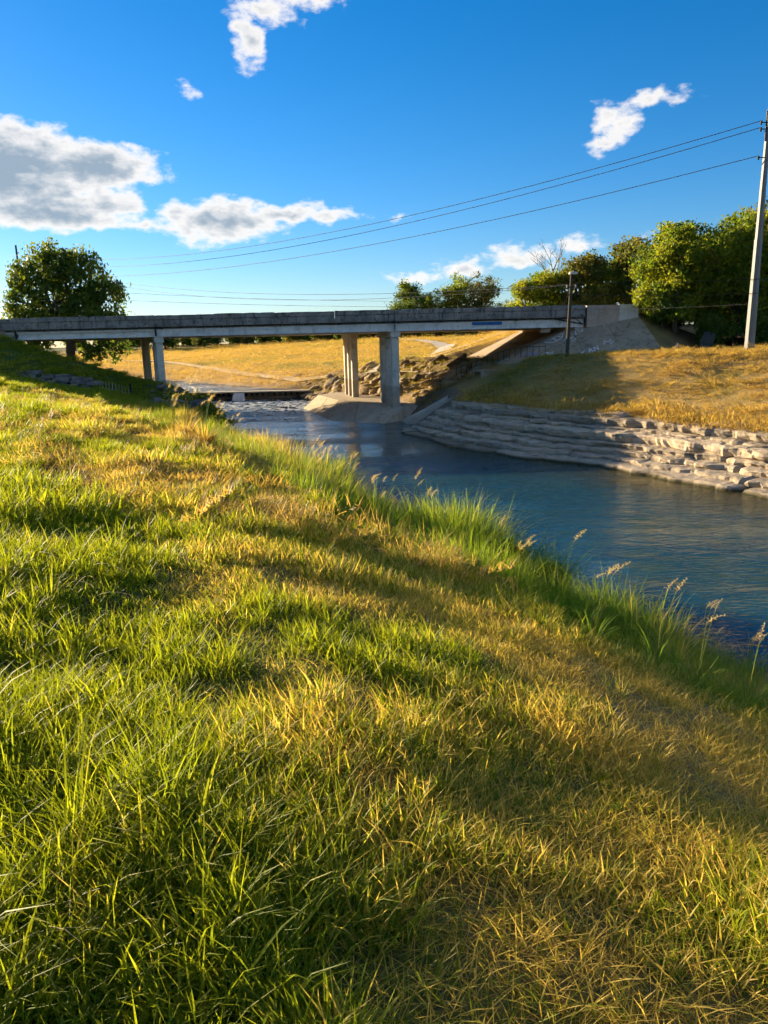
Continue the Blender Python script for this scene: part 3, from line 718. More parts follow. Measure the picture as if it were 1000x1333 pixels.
for _ in range(2500):
    x = random.uniform(-9, 9); y = random.uniform(56.8, 84)
    z, sn, sf = ground(np.array([x]), np.array([y]), False, True); z, sf = float(z[0]), float(sf[0])
    if sf < .1 or sf > 8.8 or z > 4.1: continue
    if -6 < x - (1.2 - .33 * (y - 57.5)) < 2.0 and y < 76: continue
    if y < 58.2 and x > 1: continue
    s = random.choice([.16, .2, .26, .34, .45, .6, .85]) * random.uniform(.8, 1.2)
    put_rock(rb, x, y, z - s * .06, s, M['brownrock'], rz=random.uniform(-.9, 1.3), tilt=(random.uniform(-.4, .4), -.3 + random.uniform(-.35, .3)), st=(random.uniform(.8, 1.5), 1, random.uniform(.6, 1.1)))
    cnt += 1
    if cnt >= 290: break
rl = tag(aempty('rock_pile', (-15, 56, 1)), 'grey rock rubble round the foot of the left bridge pier', 'rock pile')
cnt = 0
for _ in range(600):
    x = random.uniform(-18.5, -11.5); y = random.uniform(50, 62)
    z, sn, sf = ground(np.array([x]), np.array([y]), False, True); z, sn = float(z[0]), float(sn[0])
    if sn < -.3 or sn > 4.6: continue
    s = random.choice([.2, .3, .45, .6]) * random.uniform(.8, 1.2)
    put_rock(rl, x, y, z + s * .1, s, M['greyrock'], tilt=(random.uniform(-.2, .2), random.uniform(-.2, .3)), st=(1.5, 1, .8)); cnt += 1
    if cnt >= 85: break
rr = tag(aempty('river_stones', (-10, 72, 0)), 'few dark stones breaking the shallow water below the weir', 'river stones')
for (x, y, s) in [(-9.2, 70.5, .28), (-9.9, 70.9, .18), (-8.5, 70.2, .2), (-13.5, 75, .2), (-12.8, 76, .14), (-15.8, 66, .3), (-14.9, 63.5, .35), (-14.2, 61.5, .3), (-11.3, 73.6, .16), (-10.5, 74.4, .12), (-17, 77, .25), (-11.5, 79.5, .35), (-10.2, 79.9, .45)]:
    put_rock(rr, x, y, .02, s, M['greyrock'], st=(1.4, 1, .6), name='stone')

# limestone ledges along the far bank: broken layers, each piece its own slab
FL = [Vector((x, y, 0)) for x, y in FAR[1:10]]
cum = [0.0]
for a, b in zip(FL[:-1], FL[1:]): cum.append(cum[-1] + (b - a).length)
def fl_pt(s, d):
    """point s metres along the far waterline, d metres inland"""
    s = min(max(s, 0), cum[-1] - 1e-3); k = max(i for i in range(len(cum) - 1) if cum[i] <= s)
    t = (FL[k + 1] - FL[k]).normalized(); base = FL[k] + t * (s - cum[k])
    def tang(i): return (FL[min(i + 1, len(FL) - 1)] - FL[max(i, 0)]).normalized() if i < len(FL) - 1 else (FL[-1] - FL[-2]).normalized()
    f = (s - cum[k]) / (cum[k + 1] - cum[k]); ta = (tang(max(k - 1, 0)) + tang(k)).normalized(); tb = (tang(k) + tang(k + 1)).normalized() if k + 1 < len(FL) - 1 else t
    t = ta.lerp(tb, f).normalized(); n = Vector((t.y, -t.x, 0))
    p = base + n * d; return p.x, p.y
def ledge_slab(s0, s1, d0_, d1_, z0, z1, seed, rough=.10, dip=0.0, layer=0):
    """one broken layer of rock: wavy front edge, rounded top, uneven surface"""
    r_ = np.random.default_rng(seed); L = s1 - s0; n = max(4, int(L / .18)); ph = np.random.default_rng(700 + layer).random(6) * 50
    prof = [(0.16, -.02, 0), (.03, .22, 1), (.0, .6, 1), (.012, .9, 1), (.05, 1.0, 1), (.3, 1.04, 1), (.6, 1.1, 1), (1.0, 1.15, .6)]
    V = []; k = len(prof); D = d1_ - d0_; H = z1 - z0
    for i in range(n + 1):
        s = s0 + L * i / n; e = min(i, n - i) / n
        taper = min(1, (e * 2 * L / .5)) if L > 1 else min(1, e * 4); taper = .8 + .2 * min(1, taper) ** .6
        w = float(fbm(np.array([s * .8 + ph[0]]), np.array([ph[1]]), 4)[0]); fr = float(vnoise(np.array([s * 1.7 + ph[4]]), np.array([ph[5]]))[0]); fr2 = float(vnoise(np.array([math.floor(s * 1.3 + ph[5]) * 7.3]), np.array([ph[4]]))[0])
        w = w * .7 + (math.floor(fr * 4) / 4 - .4) * .28 + (fr2 - .5) * .2
        for j, (u, v, mv) in enumerate(prof):
            a = float(fbm(np.array([s * 2.4 + ph[2]]), np.array([j * .8 + ph[3]]), 4)[0])
            dd = d0_ + D * u + (w * .6 + a * rough * 1.6) * mv * (1 if j < 6 else .4) + (1 - taper) * D * .45 * (1 if j < 5 else 0)
            zz = z0 + H * v * (taper if j > 1 else 1) + a * rough * .7 * mv + (fr2 - .5) * .04 * (1 if j > 2 else 0) + dip * (s - s0)
            x, y = fl_pt(s, dd); V.append((x, y, zz))
    F = [(i * k + j, i * k + j + 1, (i + 1) * k + j + 1, (i + 1) * k + j) for i in range(n) for j in range(k - 1)]
    F.append(tuple(range(k))[::-1]); F.append(tuple(n * k + j for j in range(k)))
    return npmesh('rock_slab', V, F, False)
led = tag(aempty('limestone_ledge', (10, 36, 0)), 'layered pale limestone ledge along the far water edge', 'rock ledge')
layers = [(-1.2, 1.8, -.55, .14, (9, 18), .05), (-.35, 1.9, .06, .36, (5, 13), .09), (.35, 2.2, .30, .62, (4, 12), .11), (.95, 2.7, .60, .86, (7, 16), .10), (1.35, 3.2, .84, 1.30, (10, 20), .10), (2.05, 3.6, 1.28, 1.46, (4, 11), .09), (2.4, 4.2, 1.44, 1.86, (8, 18), .10), (3.1, 4.7, 1.80, 2.0, (2, 6), .09)]
sd = 300; smax = cum[6] + 1.5
for li, (da, db, za, zb, (l0, l1), rg) in enumerate(layers):
    s = 1.0 + li * .9
    while s < smax:
        L = random.uniform(l0, l1); gap = random.uniform(.0, .05)
        if li == 7 and random.random() < .45: s += L; continue
        jit = random.uniform(-.05, .06); ph_ = random.uniform(-.02, .02)
        link('rock_slab', ledge_slab(s, min(s + L, smax + .4), da + jit, db + jit, za + ph_ - .04, zb + ph_ + random.uniform(-.03, .04), sd, rg, 0.0, li), M['lime'], led); sd += 1
        s += L + gap
for _ in range(22):
    s = random.uniform(3, smax); d = random.choice([random.uniform(.1, 1.2), random.uniform(1.2, 3.4)]); x, y = fl_pt(s, d); z = float(np.interp(d, [0, .6, 1.2, 2, 3.4], [.25, .5, .8, 1.35, 1.85])); sz = random.choice([.12, .18, .25, .4]) * random.uniform(.8, 1.2)
    put_rock(led, x, y, z + sz * .15, sz, M['lime'], rz=math.radians(120) + random.uniform(-.6, .6), tilt=(random.uniform(-.15, .15), random.uniform(-.15, .15)), st=(1.4, 1, .5), name='loose_rock')
# two tilted fallen blocks at the water
bx_, by_ = fl_pt(19.2, .9); put_rock(led, bx_, by_, .75, .62, M['lime'], rz=.6, tilt=(.3, -.6), st=(1.6, .8, .55), name='fallen_block')
bx_, by_ = fl_pt(19.9, .6); put_rock(led, bx_, by_, .6, .55, M['lime'], rz=.3, tilt=(-.2, -.5), st=(1.7, .8, .5), name='fallen_block')

# ------------------------------------------------------------------ fences and the low wall
def fence(p0, p1, n, h, mat, label, group=None, rails=(1.0,), r_=.022, z_fn=gz, endpost=None, railmat=None, sink=.15, base=None):
    f = tag(aempty('fence', (p0[0], p0[1], 0)), label, 'fence', group)
    P = []
    for i in range(n):
        t = i / (n - 1); x = p0[0] + (p1[0] - p0[0]) * t; y = p0[1] + (p1[1] - p0[1]) * t
        z = base[0] + (base[1] - base[0]) * t if base else z_fn(x, y)
        P.append((x, y, z)); hh = h * random.uniform(.97, 1.03)
        MB().tube([(x, y, z - sink), (x + random.uniform(-.015, .015), y, z + hh)], r_, 6).build('post', mat, f)
    for q in rails:
        MB().tube([(x, y, z + h * q) for x, y, z in P[::2] + [P[-1]]], r_ * .9, 6).build('rail', railmat or mat, f)
    if endpost:
        x, y, z = P[-1]; MB().box(x + .1, x + .22, y - .06, y + .06, z - .3, z + endpost).build('end_post', M['dark_steel'], f)
    return f
fence((11.8, 54.0), (6.2, 61.5), 17, .78, M['dark_steel'], 'dark steel railing with upright posts in front of the concrete slope paving', rails=(1.0,))
fence((6.0, 61.8), (1.8, 70.5), 19, .72, M['pale_rail'], 'sunlit pale railing above the brown rock bank behind the pier', rails=(1.0, .1), r_=.02)
fence((-21.0, 54.2), (-18.4, 54.6), 13, .55, M['pale_rail'], 'short pale picket railing ending in a dark post on the left bank', rails=(.12,), r_=.025, endpost=.75)
wl = tag(aempty('stone_wall', (-23, 53.2, 4)), 'low dark stone wall of two or three courses on the shaded left bank', 'wall')
for c in range(3):
    x = -26.0 + c * .15 if c < 2 else -23.0
    while x < (-21.0 + c * .25):
        L = random.uniform(.55, 1.15); zb = gz(max(min(x, -21.4), -25), 52.9) + .06 + .02 * (x + 21)
        MB().bbox(x + .015, x + L - .015, 53.0 + c * .09 + random.uniform(-.03, .03), 53.7, zb + c * .27, zb + (c + 1) * .27 - .02 + random.uniform(-.01, .01), .035).build('stone', M['greyrock'], wl)
        x += L

# ------------------------------------------------------------------ poles
def steel_pole():
    x, y = 22.46, 46.0; z = gz(x, y); top = 18.25
    p = tag(aempty('utility_pole', (x, y, z)), 'tall grey steel utility pole on the right bank in front of the trees', 'utility pole')
    m = MB(); secs = [(z - .6, .31), (11.2, .235), (11.21, .215), (top, .135)]
    for k, (zz, r_) in enumerate(secs): pass
    m.tube([(x, y, a) for a, b in secs], [b for a, b in secs], 8); m.build('shaft', M['steel'], p)
    MB().tube([(x, y, 11.1), (x, y, 11.28)], .245, 8).build('collar', M['steel'], p)
    MB().tube([(x, y, top), (x, y, top + .12)], .11, 8).build('cap', M['dark_steel'], p)
    for zz, s_ in ((17.6, -1), (17.25, -1), (15.75, -1), (17.5, 1)):
        b = MB().tube([(x + s_ * .12, y, zz), (x + s_ * .42, y, zz + .02)], .03, 6).build('bracket', M['dark_steel'], p)
        MB().tube([(x + s_ * .42, y, zz - .12), (x + s_ * .42, y, zz - .02), (x + s_ * .42, y, zz), (x + s_ * .42, y, zz + .1)], [.05, .07, .05, .06], 8).build('insulator', M['plastic_dark'], b)
    MB().tube([(x - .16, y - .1, 16.6), (x - .17, y - .1, 18.2)], .045, 6).build('riser_pipe', M['dark_steel'], p)
    for zz in (9.0, 8.2, 7.6): MB().tube([(x, y, zz), (x, y, zz + .05)], .27, 8).build('band', M['dark_steel'], p)
steel_pole()
def lamp_pole():
    x, y = 12.35, 50.0; z = gz(x, y); tx, tz = 12.5, 9.85
    p = tag(aempty('lamp_pole', (x, y, z)), 'thin dark wooden pole with a small flat lamp head before the bridge end', 'lamp pole')
    MB().tube([(x, y, z - .5), ((x + tx) / 2, y, (z + tz) / 2), (tx, y, tz)], [.13, .115, .095], 8).build('shaft', M['wood'], p)
    MB().tube([(tx - .02, y, tz - .6), (tx + .02, y - .1, tz - .1), (tx + .05, y - .15, tz + .05)], .03, 6).build('arm', M['dark_steel'], p)
    m = MB().bbox(tx - .2, tx + .32, y - .32, y + .05, tz + .02, tz + .17, .05); m.build('lamp_head', M['lamp_white'], p)
    MB().tube([(tx + .1, y - .14, tz + .17), (tx + .1, y - .14, tz + .26)], .06, 8).build('photocell', M['plastic_dark'], p)
    MB().tube([(tx - .3, y, 9.05), (tx + .3, y, 9.10)], .035, 6).build('crossarm', M['wood'], p)
    for q in (-.28, .28): MB().tube([(tx + q, y, 9.05), (tx + q, y, 9.24)], .04, 6).build('insulator', M['lamp_white'], p)
    MB().tube([(tx - .05, y, 8.9), (tx - .5, y, 7.9)], .02, 6).build('guy_hook', M['dark_steel'], p)
lamp_pole()
def far_pole(x, y, top, label):
    z = gz(x, y); p = tag(aempty('utility_pole', (x, y, z)), label, 'utility pole')
    MB().tube([(x, y, z - .5), (x, y, top)], [.2, .14], 8).build('shaft', M['wood'], p)
    for q in (1.2, 2.4, 4.2): MB().tube([(x, y, top - q), (x + .4, y, top - q + .1)], .06, 6).build('insulator', M['plastic_dark'], p)
far_pole(-55.5, 120, 21.5, 'distant wooden utility pole rising behind the big tree on the left')
mk = tag(aempty('marker_post', (-28.7, 80, 5)), 'short pale concrete post beside the trunk of the big left tree', 'post')
mz = gz(-28.7, 80); MB().bbox(-28.95, -28.45, 79.8, 80.2, mz - .3, mz + 1.5, .05).build('body', M['wallwhite'], mk); MB().bbox(-28.98, -28.42, 79.77, 80.23, mz + 1.5, mz + 1.62, .04).build('cap', M['dark_steel'], mk)

def wire(a, b, sag, label, r_=.018, n=40):
    a, b = Vector(a), Vector(b); pts = []
    for i in range(n + 1):
        t = i / n; p = a.lerp(b, t); p.z -= sag * 4 * t * (1 - t); pts.append(p)
    o = MB().tube(pts, r_, 5).build('power_line', M['wire'])
    return tag(o, label, 'wire', 'overhead wires')
PX, PY = 22.04, 46.0
wire((PX, PY, 17.7), (-56.5, 120, 20.2), 3.3, 'topmost long wire sweeping from the steel pole to the far left pole', .022)
wire((PX, PY, 17.35), (-55.5, 120, 19.0), 3.2, 'second long wire just under the topmost one from the steel pole', .022)
wire((PX, PY, 15.85), (-54.5, 120, 17.3), 2.6, 'third long wire well below the upper pair from the steel pole', .022)
wire((12.22, 50, 9.25), (-56.5, 120, 19.6), 2.4, 'upper wire from the lamp pole towards the far left pole', .016)
wire((12.78, 50, 9.25), (-54.5, 120, 19.2), 2.9, 'lower wire from the lamp pole towards the far left pole', .016)
wire((-55.5, 121, 15.5), (40, 110, 11.0), 1.2, 'low distant wire crossing behind the bridge deck', .018)
wire((-55.5, 121, 14.2), (40, 110, 10.2), 1.0, 'lowest distant wire just above the bridge parapet', .018)
wire((12.78, 50, 9.27), (22.2, 46, 9.05), .05, 'upper of three level wires from the lamp pole to the steel pole', .011, 16)
wire((12.6, 50, 8.6), (22.2, 46, 8.22), .05, 'middle of three level wires from the lamp pole to the steel pole', .011, 16)
wire((22.7, 46, 9.05), (60, 42, 9.6), .3, 'upper wire leaving the steel pole to the right', .011, 16)
wire((22.7, 46, 8.25), (60, 42, 8.7), .3, 'middle wire leaving the steel pole to the right', .011, 16)
wire((22.7, 46, 7.62), (60, 42, 8.0), .3, 'lower wire leaving the steel pole to the right', .011, 16)
wire((15.9, 57.2, 7.9), (22.2, 46, 7.62), .08, 'lowest wire from the bridge end to the steel pole', .011, 16)

# ------------------------------------------------------------------ trees
def leaf_mesh(name, centres, sigma, per, size, seed, droop=.0):
    r_ = np.random.default_rng(seed); K = len(centres)
    C = np.repeat(np.array(centres), per, 0); N = len(C); S = np.repeat(np.asarray(sigma), per)
    d = np.clip(r_.normal(size=(N, 3)), -1.9, 1.9); d[:, 2] *= .75; P = C + d * S[:, None]
    crand = np.repeat(r_.random(K), per); lrand = r_.random(N)
    a = r_.normal(size=(N, 3)); a[:, 2] -= droop; a /= np.linalg.norm(a, axis=1)[:, None]
    b = np.cross(a, r_.normal(size=(N, 3))); b /= np.linalg.norm(b, axis=1)[:, None] + 1e-9
    n_ = np.cross(a, b); L = size * r_.uniform(.6, 1.35, N); Wd = L * r_.uniform(.38, .6, N)
    v0 = P - a * L[:, None] * .5; v2 = P + a * L[:, None] * .5; mid = P - a * L[:, None] * .05 + n_ * L[:, None] * .1
    v1 = mid + b * Wd[:, None] * .5; v3 = mid - b * Wd[:, None] * .5
    V = np.stack([v0, v1, v2, v3], 1).reshape(-1, 3); F = np.arange(N * 4).reshape(N, 4)
    me = npmesh(name, V, F)
    col = np.stack([np.repeat(lrand, 4), np.repeat(crand, 4), np.zeros(N * 4), np.ones(N * 4)], 1).astype(np.float32)
    ca_ = me.color_attributes.new('leaf', 'FLOAT_COLOR', 'POINT'); ca_.data.foreach_set('color', col.ravel())
    return me
def make_tree_meshes(seed, height, lobes, trunk_r, trunk_top, nclust, per, leaf, sig=.32, droop=.2, lean=0.0):
    """lobes: (x, y, z, rx, ry, rz); returns wood mesh and crown mesh, base at the origin"""
    r_ = np.random.default_rng(seed); m = MB(); cents = []; sg = []
    tt = Vector((lean, 0, trunk_top))
    pts = [(0, 0, -.4), (lean * .15 + .03, .02, trunk_top * .3), (lean * .55, -.03, trunk_top * .7), tuple(tt)]
    m.tube(pts, [trunk_r * 1.35, trunk_r, trunk_r * .85, trunk_r * .7], 10)
    vol = [l[3] * l[4] * l[5] for l in lobes]; tot = sum(v ** .67 for v in vol)
    for l, v in zip(lobes, vol):
        lc = Vector(l[:3]); st = Vector((lean * .6, 0, trunk_top * random.Random(seed + int(v * 100)).uniform(.6, 1.0)))
        midp = st.lerp(lc, .5) + Vector((0, 0, -.06 * (lc - st).length)) + Vector(r_.normal(size=3) * .12)
        m.tube([tuple(st), tuple(midp), tuple(lc)], [trunk_r * .5, trunk_r * .33, trunk_r * .16], 6)
        k = max(4, int(nclust * v ** .67 / tot))
        for i in range(k):
            d = r_.normal(size=3); d /= np.linalg.norm(d); rad = .45 + .55 * r_.random() ** .55
            c = np.array(l[:3]) + d * rad * np.array(l[3:]); cents.append(c); sg.append(sig * (.7 + .6 * r_.random()))
            if r_.random() < .3:
                e = Vector(c); q = lc.lerp(e, .5) + Vector(r_.normal(size=3) * .15)
                m.tube([tuple(lc), tuple(q), tuple(e)], [trunk_r * .14, trunk_r * .09, trunk_r * .04], 5, False)
    return npmesh('trunk', m.v, m.f, True), leaf_mesh('crown', cents, sg, per, leaf, seed + 5, droop)
def plant_tree(meshes, x, y, label, leafmat, group=None, rz=0.0, s=1.0, name='tree', z=None, bark_=None, cat='tree', sz=None):
    o = tag(empty(name, (x, y, gz(x, y) if z is None else z), rz), label, cat, group); o.scale = (s, s, sz or s)
    t = link('trunk', meshes[0], bark_ or M['bark'], o)
    cr = link('crown', meshes[1], None, o)
    if len(meshes[1].materials) == 0: meshes[1].materials.append(leafmat)
    elif meshes[1].materials[0] != leafmat:
        cr.material_slots[0].link = 'OBJECT'; cr.material_slots[0].material = leafmat
    return o
def auto_lobes(seed, w, zlo, zhi, n):
    r_ = np.random.default_rng(seed); L = []
    for i in range(n):
        t = r_.random(); z = zlo + (zhi - zlo) * (.12 + .76 * t); prof = math.sin(math.pi * (.12 + .8 * t)) ** .7
        a = r_.random() * 6.28; q = w * .5 * prof * r_.uniform(.25, .86); rr_ = w * .5 * r_.uniform(.2, .42)
        L.append((q * math.cos(a), q * math.sin(a), z, rr_, rr_, min(rr_ * .8, (zhi - zlo) * .28)))
    L.append((0, 0, (zlo + zhi) / 2, w * .3, w * .3, (zhi - zlo) * .35)); return L
# big tree on the left, behind the bridge
BL = [(-4.2, 0, 6.2, 2.3, 2.6, 2.2), (-2.2, -.5, 8.8, 2.5, 2.6, 2.1), (.3, .3, 9.6, 2.3, 2.6, 1.9), (2.6, -.3, 8.6, 2.4, 2.6, 2.0), (4.6, .2, 6.4, 2.2, 2.5, 2.3), (5.3, -.4, 3.6, 1.9, 2.2, 2.0), (2.5, -.8, 5.4, 2.6, 2.6, 2.2), (-.6, -1.2, 6.2, 2.6, 2.4, 2.3), (-3.9, -.4, 3.6, 2.0, 2.2, 1.5), (3.6, 0, 2.0, 1.8, 2, 1.0), (.2, 1.8, 5.5, 3, 2.6, 2.6), (-5.0, .2, 8.3, 1.2, 1.3, 1.0), (-5.3, 0, 4.7, 1.5, 1.8, 1.2)]
plant_tree(make_tree_meshes(3, 12, BL, .55, 4.2, 330, 62, .40, .42, .3, .4), -33.6, 82, 'big dark broad-crowned tree behind the left end of the bridge', M['leaf_dark'], s=.93, sz=1.2)
sm = make_tree_meshes(4, 5, auto_lobes(4, 5, 1.2, 5.2, 7), .16, 2.2, 70, 40, .32, .34)
plant_tree(sm, -44.2, 88, 'small pale green tree at the left picture edge beside the big tree', M['leaf_yellow'])
plant_tree(sm, -36.5, 96, 'low bushy tree glimpsed under the bridge deck left of the trunk', M['leaf_mid'], rz=1.2, s=.8, sz=.55)
plant_tree(sm, -40.5, 99, 'low yellowish bush glimpsed under the left end of the deck', M['leaf_yellow'], rz=2.2, s=.8, sz=.5)
# the dense trees on the right bank
RT = 'dense trees on the right bank'
r1 = make_tree_meshes(21, 9, auto_lobes(21, 7.6, .4, 9.4, 26), .26, 3.0, 420, 62, .30, .36, .2)
r2 = make_tree_meshes(22, 11, auto_lobes(22, 8.4, .5, 10.8, 28), .3, 3.5, 460, 62, .30, .38, .2)
r3 = make_tree_meshes(23, 10, [(x, y, z, a, b, c * .75) for x, y, z, a, b, c in auto_lobes(23, 7, 4.0, 10.6, 10)], .28, 5.5, 190, 42, .26, .36, .1)
plant_tree(r1, 21.9, 56.5, 'leafy sunlit tree beside the wing wall at the left end of the right-hand wood', M['leaf_mid'], RT, .3, .84, sz=.84)
plant_tree(r2, 26.2, 56.2, 'lush mid-green tree standing between the tree by the wing wall and the steel pole', M['leaf_mid'], RT, 1.1, .95, sz=.92)
plant_tree(r3, 29.2, 59.0, 'thin olive-leaved tree topping the right-hand wood near the steel pole', M['leaf_olive'], RT, .5, 1.02, sz=1.02)
plant_tree(r1, 31.0, 55.5, 'yellow-green tree just behind the steel pole at the right picture edge', M['leaf_yellow'], RT, 2.4, 1.0, sz=.98)
plant_tree(r2, 35.5, 58.0, 'dark green tree cut off by the right picture edge', M['leaf_mid'], RT, 4.0, 1.0)
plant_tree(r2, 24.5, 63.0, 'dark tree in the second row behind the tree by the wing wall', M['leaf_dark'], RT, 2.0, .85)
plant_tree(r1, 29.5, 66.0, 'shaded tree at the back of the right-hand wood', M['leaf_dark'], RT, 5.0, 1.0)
bush = make_tree_meshes(31, 3, auto_lobes(31, 4, .1, 3.0, 8), .1, 1.0, 110, 46, .24, .3)
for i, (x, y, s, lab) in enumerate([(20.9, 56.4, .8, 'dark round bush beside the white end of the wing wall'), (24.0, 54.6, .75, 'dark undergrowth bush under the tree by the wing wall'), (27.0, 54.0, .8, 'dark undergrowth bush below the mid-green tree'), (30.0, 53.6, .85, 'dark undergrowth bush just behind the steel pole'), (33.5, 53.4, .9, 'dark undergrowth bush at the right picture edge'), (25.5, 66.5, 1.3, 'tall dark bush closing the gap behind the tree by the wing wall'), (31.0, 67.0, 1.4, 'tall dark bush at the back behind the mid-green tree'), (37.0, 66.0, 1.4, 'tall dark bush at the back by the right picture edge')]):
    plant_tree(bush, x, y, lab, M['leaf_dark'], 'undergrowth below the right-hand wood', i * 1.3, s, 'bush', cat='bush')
# trees behind the road at the right end of the bridge
MT = 'trees behind the right end of the bridge'
m1 = make_tree_meshes(41, 10, auto_lobes(41, 8.6, .8, 9.4, 20), .28, 3.5, 210, 44, .42, .48)
m2 = make_tree_meshes(42, 10, auto_lobes(42, 8.2, .8, 10.2, 20), .28, 3.5, 210, 44, .42, .48)
for i, (me_, x, y, s, sz, lm, lab) in enumerate([
        (m1, 18.6, 95, .72, .62, 'leaf_yellow', 'low yellow-green tree at the left end of the row behind the road'),
        (m2, 21.5, 97, .85, .80, 'leaf_yellow', 'yellow-green tree in front of the bare dead tree'),
        (m1, 25.2, 96, .95, .93, 'leaf_olive', 'olive-green tree just right of the lamp pole behind the road'),
        (m2, 28.8, 98, .95, .95, 'leaf_mid', 'mid-green tree over the wing wall behind the road'),
        (m1, 32.5, 97, 1.0, 1.12, 'leaf_olive', 'taller olive tree where the road row meets the right-hand wood'),
        (m2, 36.5, 99, 1.0, 1.1, 'leaf_mid', 'tree half hidden behind the right-hand wood')]):
    plant_tree(me_, x, y, lab, M[lm], MT, i * 1.7, s, sz=sz)
f1 = make_tree_meshes(51, 12, auto_lobes(51, 10, 2.0, 12.5, 18), .35, 4, 170, 60, .42, .58)
f2 = make_tree_meshes(52, 12, [(x * .8, y * .8, z, a * .8, b * .8, c) for x, y, z, a, b, c in auto_lobes(52, 9, 1.5, 12.5, 18)], .3, 6, 130, 60, .36, .5)
plant_tree(f1, 8.7, 196, 'dark round tree standing behind the middle of the bridge', M['leaf_dark'], 'far trees behind the bridge', .4, 1.24, z=5.2)
plant_tree(f2, 13.9, 191, 'yellow bushy tree right of the dark round tree behind the bridge', M['leaf_yellow'], 'far trees behind the bridge', .4, 1.16, z=5.2, sz=1.25)
plant_tree(f2, 19.1, 190, 'tall pale airy tree in the middle of the far group', M['leaf_yellow'], 'far trees behind the bridge', 2.4, 1.23, z=5.2, sz=1.6)
plant_tree(f2, 24.6, 190, 'feathery greyish green tree at the right of the far group', M['leaf_olive'], 'far trees behind the bridge', 4.2, 1.38, z=5.2, sz=1.6)
plant_tree(f2, 31.5, 190, 'small low tree in the gap right of the far group', M['leaf_yellow'], 'far trees behind the bridge', 1.2, .9, z=5.2, sz=.95)
# bare dead tree
def bare_tree():
    o = tag(empty('dead_tree', (22.3, 99, gz(22.3, 99))), 'bare leafless grey tree sticking out above the trees behind the lamp pole', 'tree')
    m = MB().tube([(0, 0, -.3), (.1, 0, 4), (0, 0, 7.5)], [.2, .15, .1], 8); m.build('trunk', M['dead'], o)
    r_ = random.Random(5); m = MB()
    def br(p, d, L, r0, k):
        q = p + d * L; md = p.lerp(q, .5) + Vector((r_.uniform(-.1, .1), r_.uniform(-.1, .1), r_.uniform(-.05, .1))) * L
        m.tube([tuple(p), tuple(md), tuple(q)], [r0, r0 * .75, r0 * .5], 5, False)
        if k > 0:
            for _ in range(3):
                dd = (d + Vector((r_.uniform(-.8, .8), r_.uniform(-.8, .8), r_.uniform(-.1, .6)))).normalized(); br(q if r_.random() < .6 else md, dd, L * .62, r0 * .55, k - 1)
    for a in range(6):
        an = a * 1.05; br(Vector((.05, 0, 5 + a * .45)), Vector((math.cos(an) * .7, math.sin(an) * .7, .8)).normalized(), 2.3, .075, 3)
    m.build('branches', M['dead'], o)
bare_tree()
# far tree line behind the levee
t1 = make_tree_meshes(61, 6, auto_lobes(61, 6, .2, 5.5, 8), .2, 2, 70, 36, .62, .55); t2 = make_tree_meshes(62, 6, auto_lobes(62, 7, .1, 5.0, 8), .2, 2, 70, 36, .62, .6)
x = -78.0; k = 0
while x < 40:
    y = 200 + random.uniform(-6, 10)
    plant_tree((t1, t2)[k % 2], x, y, 'one of the low dark green trees in the distant row behind the golden meadow', M[('leaf_dark', 'leaf_mid', 'leaf_dark', 'leaf_olive')[k % 4]], 'distant tree row', random.uniform(0, 6), random.uniform(.8, 1.15), z=5.6, sz=random.uniform(.9, 1.15)); k += 1
    x += random.uniform(2.3, 3.4)

# litter under the right trees
dr = tag(aempty('drum', (23.1, 52.3, 5)), 'dark dented drum leaning under the trees left of the steel pole', 'drum')
dz = gz(22.2, 51.8); b0 = Vector((22.2, 51.9, dz)); ax = Vector((.35, .1, .9)).normalized()
MB().tube([b0 + ax * t for t in (-.05, .05, .4, .42, .8, .82, 1.15, 1.2)], [.36, .4, .4, .42, .42, .4, .4, .36], 14).build('body', M['plastic_dark'], dr)
MB().tube([b0 + ax * 1.17, b0 + ax * 1.23], .42, 14).build('rim', M['dark_steel'], dr)
lg = tag(MB().tube([(20.5, 51.0, gz(20.5, 51) + .08), (21.3, 50.8, gz(21.3, 50.8) + .10), (22.0, 51.0, gz(22, 51) + .16)], [.05, .07, .04], 7).build('fallen_branch', M['dead']), 'pale fallen branch lying at the foot of the dark drum', 'branch')
st_z = gz(19.6, 50.0); sb = tag(MB().tube([(19.6, 50, st_z - .2), (19.58, 50, st_z + .4), (19.66, 50, st_z + .62)], [.09, .085, .06], 8).build('marker_stake', M['lamp_white']), 'short pale stake in the golden grass below the drum', 'stake')

